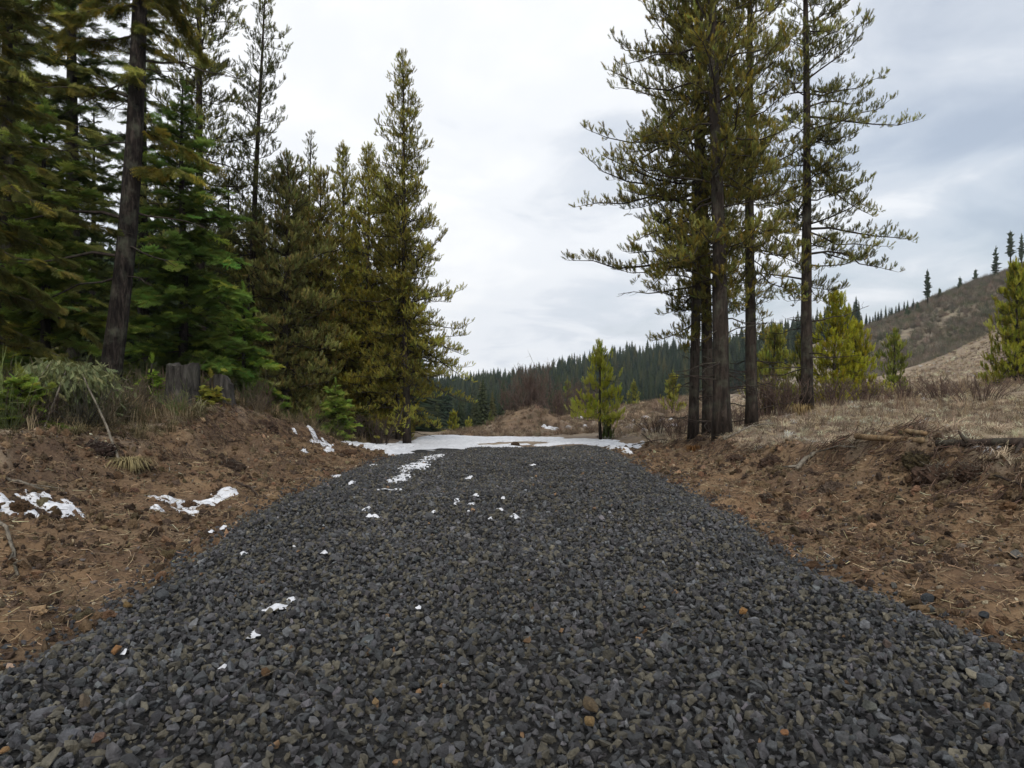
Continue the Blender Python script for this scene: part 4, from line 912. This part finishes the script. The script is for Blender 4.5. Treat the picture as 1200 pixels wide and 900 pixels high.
stick('stick', 'low fallen branch left of the clump', [(740, 20.3, .1), (772, 20.0, .14), (790, 19.7, .05)], .016, .012, M_DARKSTICK, 'branch', None, 4)
stick('stick', 'straw coloured stick lying on the dirt at the left edge', [(-10, 562, .04), (22, 570, .06), (52, 580, .03)], .018, .010, M_GREYSTICK, 'stick', None, 3)
stick('stick', 'pale forked root at the lower left edge', [(-8, 622, .08), (8, 640, .06), (22, 664, .02)], .018, .012, M_GREYSTICK, 'root', None, 4)
stick('stick', 'thin dark dead pole leaning left of the broad stump', [(166, 11.0, .02), (146, 11.2, .2), (126, 11.3, .52)], .016, .012, M_DARKSTICK, 'pole', 'leaning poles')
stick('stick', 'pale barkless pole leaning in front of the dark pole', [(142, 8.6, .0), (120, 9.0, .32), (97, 9.4, .75)], .018, .010, M_GREYSTICK, 'pole', 'leaning poles')
stick('stick', 'dark loose root on the left dirt slope near the gravel', [(275, 574, .04), (292, 580, .05), (303, 590, .02)], .015, .01, M_DARKSTICK, 'root', None, 5)
stick('stick', 'bleached forked twig lying on the near gravel', [(338, 3.1, .12), (345, 3.2, .13), (350, 3.3, .12)], .004, .002, M_GREYSTICK, 'twig', None, 3)
stick('stick', 'straw wisp on the gravel right of centre', [(765, 3.75, .13), (785, 3.85, .14), (803, 3.85, .13)], .004, .002, M_GREYSTICK, 'twig', None, 5)
stick('stick', 'dark twig lying on the gravel near the left dirt', [(60, 3.55, .12), (85, 3.6, .13), (104, 3.62, .12)], .005, .003, M_DARKSTICK, 'twig', None, 1)

# arching (bent over) sapling with hanging foliage on three pale stems
xb, db = D(80, 9.6); o = root('bent_sapling', (xb, db, Hs(xb, db)-.1), 'arching grey green bush bent over on thin pale stems', 'sapling')
SP, SD = [], []
for (bx, by, ex, hz) in [(.12, -1.3, -.25, 1.0), (.36, -1.1, -.1, .98), (.1, -.1, -.35, .9), (.0, .1, .28, .85), (.15, 0, .1, .95), (-.1, .1, -.45, .7)]:
    t = np.linspace(0, 1, 9)[:,None]; A = np.array([bx, by, 0]); A[2] = Hs(xb+bx, db+by)-Hs(xb, db); hz += .22; T_ = np.array([(bx+ex)*.5, 0, hz]); E_ = np.array([ex*1.25, .1, hz*.62])
    C = (1-t)**2*A+2*t*(1-t)*(T_*1.25-np.array([0,0,.1]))+t**2*E_; mb = MB(); mb.tube(C, np.linspace(.013, .004, 9), 6); mb.obj('stem', M_GREYSTICK if by < -.5 else M_TWIG, o, True)
    for k in range(950):
        f = rng.uniform(.42, 1); i = min(int(f*8), 7); p = C[i]+(C[i+1]-C[i])*(f*8-i)+rng.normal(size=3)*[.15, .15, .05]-[0,0,abs(rng.normal())*.17]
        SP.append(p); SD.append(unit(np.array([rng.normal()*.6+(p[0]*.9), rng.normal()*.6, -.85+rng.normal()*.3])))
SP, SD = np.array(SP), np.array(SD)
scatter('foliage', 'fir_sprays', SPRAYS, SP, quat_frames(SD), rng.uniform(.07, .13, len(SP))[:,None]*np.array([[.42, .8, 1.35]]), vary((.30,.33,.17), len(SP), .3, .05, (.14,.15,.06), .25), o)
# tussock
def tussock(lab, px, d, s, tint, n=150):
    X = PX(px, d); o = root('grass_tussock', (X, d, Hs(X, d)), lab, 'grass tuft')
    mb = MB()
    for i in range(n):
        a = rng.uniform(0, 6.28); ln = rng.uniform(.3, 1.1); L = s*rng.uniform(.6, 1.1); dv = np.array([math.cos(a), math.sin(a), 0]); w = np.array([-dv[1], dv[0], 0])*.0045; b = dv*rng.uniform(0, s*.22)
        P = [b, b+dv*L*ln*.3+[0,0,L*.42], b+dv*L*ln*.65+[0,0,L*.42], b+dv*L*ln*.95+[0,0,L*rng.uniform(-.15, .2)]]
        mb.add([P[0]-w, P[0]+w, P[1]-w, P[1]+w, P[2]-w*.8, P[2]+w*.8, P[3]], [(4,5,6)], [(0,1,3,2),(2,3,5,4)])
    m, nt, out = newmat('tussock'); princ(nt, out, ramp(nt, nz(nt, 9), [(.3, tuple(np.array(tint)*.5)), (.7, tint)]), .9, None, .1)
    mb.obj('blades', m, o, False, 'stuff')
tussock('drooping dead grass tussock on the left dirt slope', 152, hit(152, 556), .36, (.34,.28,.14), 300)
tussock('pale dead grass tuft at the right edge of the bank', 1190, 7.0, .2, (.34,.28,.18), 110)
tussock('greenish grass tuft on the right bank top', 1040, 9.6, .2, (.16,.15,.06), 110)
tussock('straw tuft at the foot of the rightmost tall trunk', 940, 18.6, .75, (.36,.26,.12), 130)
tussock('rusty grass tuft at the foot of the slim trunk', 812, 15.4, .3, (.22,.11,.04), 110)
# big clods of earth with roots, single rocks
def clod(lab, px, d, s, up, tint=(.075,.048,.034), seed=0, name='earth_clod', cat='clod', mat=None, sc3=(1.2, 1, .8), amp=.42, hairs=60):
    if d > 60: d = hit(px, d); s = s*d/800
    X = PX(px, d); o = root(name, (X, d, Hs(X, d)+up), lab, cat)
    m, nt, out = newmat('earth_clod'); princ(nt, out, ramp(nt, nz(nt, 9, 6, .7), [(.3, tuple(np.array(tint)*.35)), (.5, tint), (.72, tuple(np.array(tint)*2))]), .97, bump(nt, nz(nt, 14, 5, .7), 1, .05), .1)
    me = lump_mesh('soil', seed+3, m, amp*.38, 4, sc3)
    for v in me.vertices: v.co *= 1+.16*mnoise.fractal(v.co*6+Vector((seed, 0, 0)), .7, 2.2, 4)+.05*rng.normal()
    c = link(bpy.data.objects.new('soil', me), o); c.scale = (s,)*3
    if hairs:
        mb = MB()
        for i in range(hairs):
            dv = unit(rng.normal(size=3)); dv[1] = -abs(dv[1]); p = dv*s*.42; e = p+unit(dv+rng.normal(size=3)*.8+[0,0,-.3])*s*rng.uniform(.1, .35)
            mb.tube([p, (p+e)/2+rng.normal(size=3)*s*.04, e], [.0035, .003, .001], 3, False)
        mb.obj('roots', M_GREYSTICK if seed % 2 else M_DARKSTICK, o, False, 'stuff')
clod('largest root-bound clod below the end of the peeled log', 1095, 560, 38, .02, seed=1, hairs=140)
clod('mossy root clod touching the peeled log', 1074, 546, 26, .05, (.07,.055,.03), 2, hairs=120)
clod('dark clod right of the largest root-bound clod', 1136, 560, 26, .02, seed=3)
clod('dark overhanging sod lump on the right bank lip', 905, 545, 26, -.02, seed=4, hairs=120)
clod('small dark lump on the lower far right bank', 898, 585, 14, .0, seed=5, hairs=80)
clod('grey brown clod lying midway down the right bank', 978, 572, 26, .0, (.11,.08,.06), 6)
clod('dark clod by the far end of the right bank', 862, 540, 16, .0, seed=7)
clod('dark sod lump hanging at the crest of the left bank', 308, 500, 28, -.05, seed=8, hairs=160)
clod('dark lump sunk into the middle of the left bank', 266, 545, 34, -.1, (.05,.034,.025), 9)  # tint darker than the default clod soil, set a little below the surface
clod('brown clod standing in the snow at the left edge', 24, 600, 20, .02, (.12,.075,.045), 10, hairs=10)
clod('brown clod at the end of the left bank by the snow', 408, 534, 18, .05, (.09,.055,.035), 11)
clod('small brown clod between the two left snow patches', 222, 588, 12, .04, (.13,.08,.05), 12, hairs=10)
clod('dark sod lump under the bent sapling stems', 115, 530, 30, -.04, (.05,.034,.028), 13, hairs=160)
clod('grassy brown clod on the crest behind the gravel', 604, 21.5, .22, .06, (.08,.055,.035), 14, hairs=10)
def rock(lab, px, py, w, tint, seed, name='rock', group=None, flat=.7, z=0.0, on=None):
    d = hit(px, py+w*.25, on); zf = Hs(PX(px, d), d) if on is None else float(on(np.array([PX(px, d)]), np.array([d]))[0])
    s = w*d/800; m, nt, out = newmat('rock_face')
    princ(nt, out, ramp(nt, nz(nt, 6, 6, .7), [(.3, tuple(np.array(tint)*.55)), (.55, tint), (.75, tuple(np.array(tint)*1.35))]), .85, bump(nt, nz(nt, 11, 5, .7), .7, .08), .3)
    me = hull_mesh('rock', 900+seed, 20, (1, .85, flat), m, .05); o = link(bpy.data.objects.new(name, me)); o.location = (PX(px, d), d, zf+s*flat*.30+z); o.scale = (s,)*3
    o.rotation_euler = (rng.normal()*.3, rng.normal()*.3, seed*1.3); tag(o, lab, 'rock', group); return o
TAN = (.26,.20,.125); GREY = (.17,.16,.145)
for i, a in enumerate([('wide tan rock embedded in the right dirt bank', 1082, 624, 24, (.20,.155,.095)), ('grey pink rock right of the embedded tan one', 1126, 639, 20, (.25,.20,.16)), ('small cream rock touching the grey pink one', 1137, 634, 10, (.36,.29,.19)),
    ('cream rock just right of the small cream one', 1147, 638, 13, (.33,.28,.18)), ('flat tan rock above the gravel edge', 1052, 662, 15, (.36,.29,.19)), ('flat cream rock near the right picture edge', 1173, 668, 16, (.36,.30,.20)),
    ('grey rock at the right picture edge', 1192, 658, 18, GREY), ('tan rock below the grey edge rock', 1196, 672, 15, (.22,.165,.10)), ('flat pale stone high on the right bank', 1007, 566, 12, (.33,.27,.19)), ('small pale stone under the largest clod', 1136, 612, 9, (.36,.30,.22)),
    ('small white stone by the gravel edge', 1020, 666, 7, (.5,.46,.4)), ('large dark boulder on the right gravel edge', 1086, 703, 25, (.055,.062,.068)), ('paler flat boulder leaning on the dark one', 1094, 714, 20, (.12,.125,.115)), ('dark boulder at the gravel edge farther right', 1153, 722, 19, (.045,.05,.055)),
    ('grey stone below the right dark boulder', 1160, 738, 20, (.06,.066,.072)), ('mid grey rock left of the large dark boulder', 1047, 690, 13, (.13,.125,.11)), ('cream stone behind the dark boulder', 1101, 697, 11, (.34,.28,.2)),
    ('tan stone low on the left dirt slope', 122, 636, 10, (.25,.18,.09)), ('brown stone near the left gravel edge', 88, 710, 13, (.09,.065,.045)), ('small tan stone on the left bank', 170, 635, 7, (.28,.2,.12)), ('pale stone on the bank under the stump', 190, 530, 9, (.27,.22,.16))]):
    rock(a[0], a[1], a[2], a[3], a[4], i, flat=.62)
for i, a in enumerate([('orange stone in the gravel near the left dirt edge', 136, 768, 16, (.33,.17,.07)), ('orange stone in the right half of the gravel', 870, 721, 13, (.32,.17,.06)), ('golden round stone near the bottom centre', 691, 851, 20, (.30,.20,.09)), ('brown blocky stone behind the golden round one', 692, 832, 28, (.13,.095,.055)),
    ('tan stone at the bottom left of the gravel', 440, 832, 11, (.3,.2,.1)), ('rusty stone in the left gravel', 311, 793, 16, (.15,.085,.04)), ('ochre gravel stone near the left dirt edge, under a grey one', 150, 713, 13, (.2,.13,.05)), ('small orange stone in the lower right gravel', 919, 868, 13, (.3,.15,.07)),
    ('grey green flat stone in the lower right gravel', 1020, 832, 26, (.14,.145,.125)), ('reddish stone near the left gravel', 640, 688, 0.1, (.2,.1,.07)), ('brown flat stone in the near left gravel', 100, 826, 22, (.17,.13,.09)), ('tan stone at the bottom edge of the gravel', 5, 887, 13, (.34,.2,.09)), ('rusty brown stone near the bottom left', 115, 876, 20, (.19,.115,.08)),
    ('large bluish grey stone in the lower right gravel', 1155, 802, 26, (.11,.12,.13)), ('cream wedge stone right of the bluish stone', 1185, 807, 15, (.26,.21,.15)), ('dark flat stone near the left dirt edge', 190, 700, 20, (.08,.085,.09)), ('pointed brown stone in the right gravel', 1040, 760, 14, (.16,.12,.10)), ('grey pointed stone at the bottom right', 905, 885, 18, (.12,.125,.13))]):
    if a[3] < 1: continue
    rock(a[0], a[1], a[2], a[3], a[4], 40+i, 'stone', None, .75, .022, GH)
# scrap of snow on the dark pole
px_patch([(1171, 530, 7, 3, .8)], 'tiny bright snow scrap by the dark pole', 7, .05, None, .2)

# ------------------------------------------------------------------ air: a thin even haze that fades the far ridge
gx0, gx1 = GX.min()-20, GX.max()+20; gz0, gz1 = GZ.min()-1.2, max(GZ.max()+8, 60.)
V = [(a, b, c) for a in (gx0, gx1) for b in (-12, 2300) for c in (gz0, gz1)]
F = [(0,1,3,2), (4,6,7,5), (0,4,5,1), (2,3,7,6), (0,2,6,4), (1,5,7,3)]
mh, nt, out = newmat('haze_air'); pv = nt.nodes.new('ShaderNodeVolumePrincipled'); pv.inputs['Color'].default_value = (.80,.88,1,1); pv.inputs['Density'].default_value = .00017
nt.links.new(pv.outputs[0], out.inputs['Volume'])
hz = link(bpy.data.objects.new('haze', fast_mesh('haze', V, [np.array(F)], mh))); tag(hz, kind='stuff')
0 and print('ZRANGE', GZ.min(), GZ.max(), 'INST', sum(len(o.data.vertices) for o in bpy.data.objects if o.type == 'MESH' and o.modifiers))
0 and print('TRIS', sum(sum(len(p.vertices)-2 for p in o.data.polygons) if len(o.data.polygons) < 5000 else len(o.data.polygons)*2 for o in sc.objects if o.type == 'MESH'))
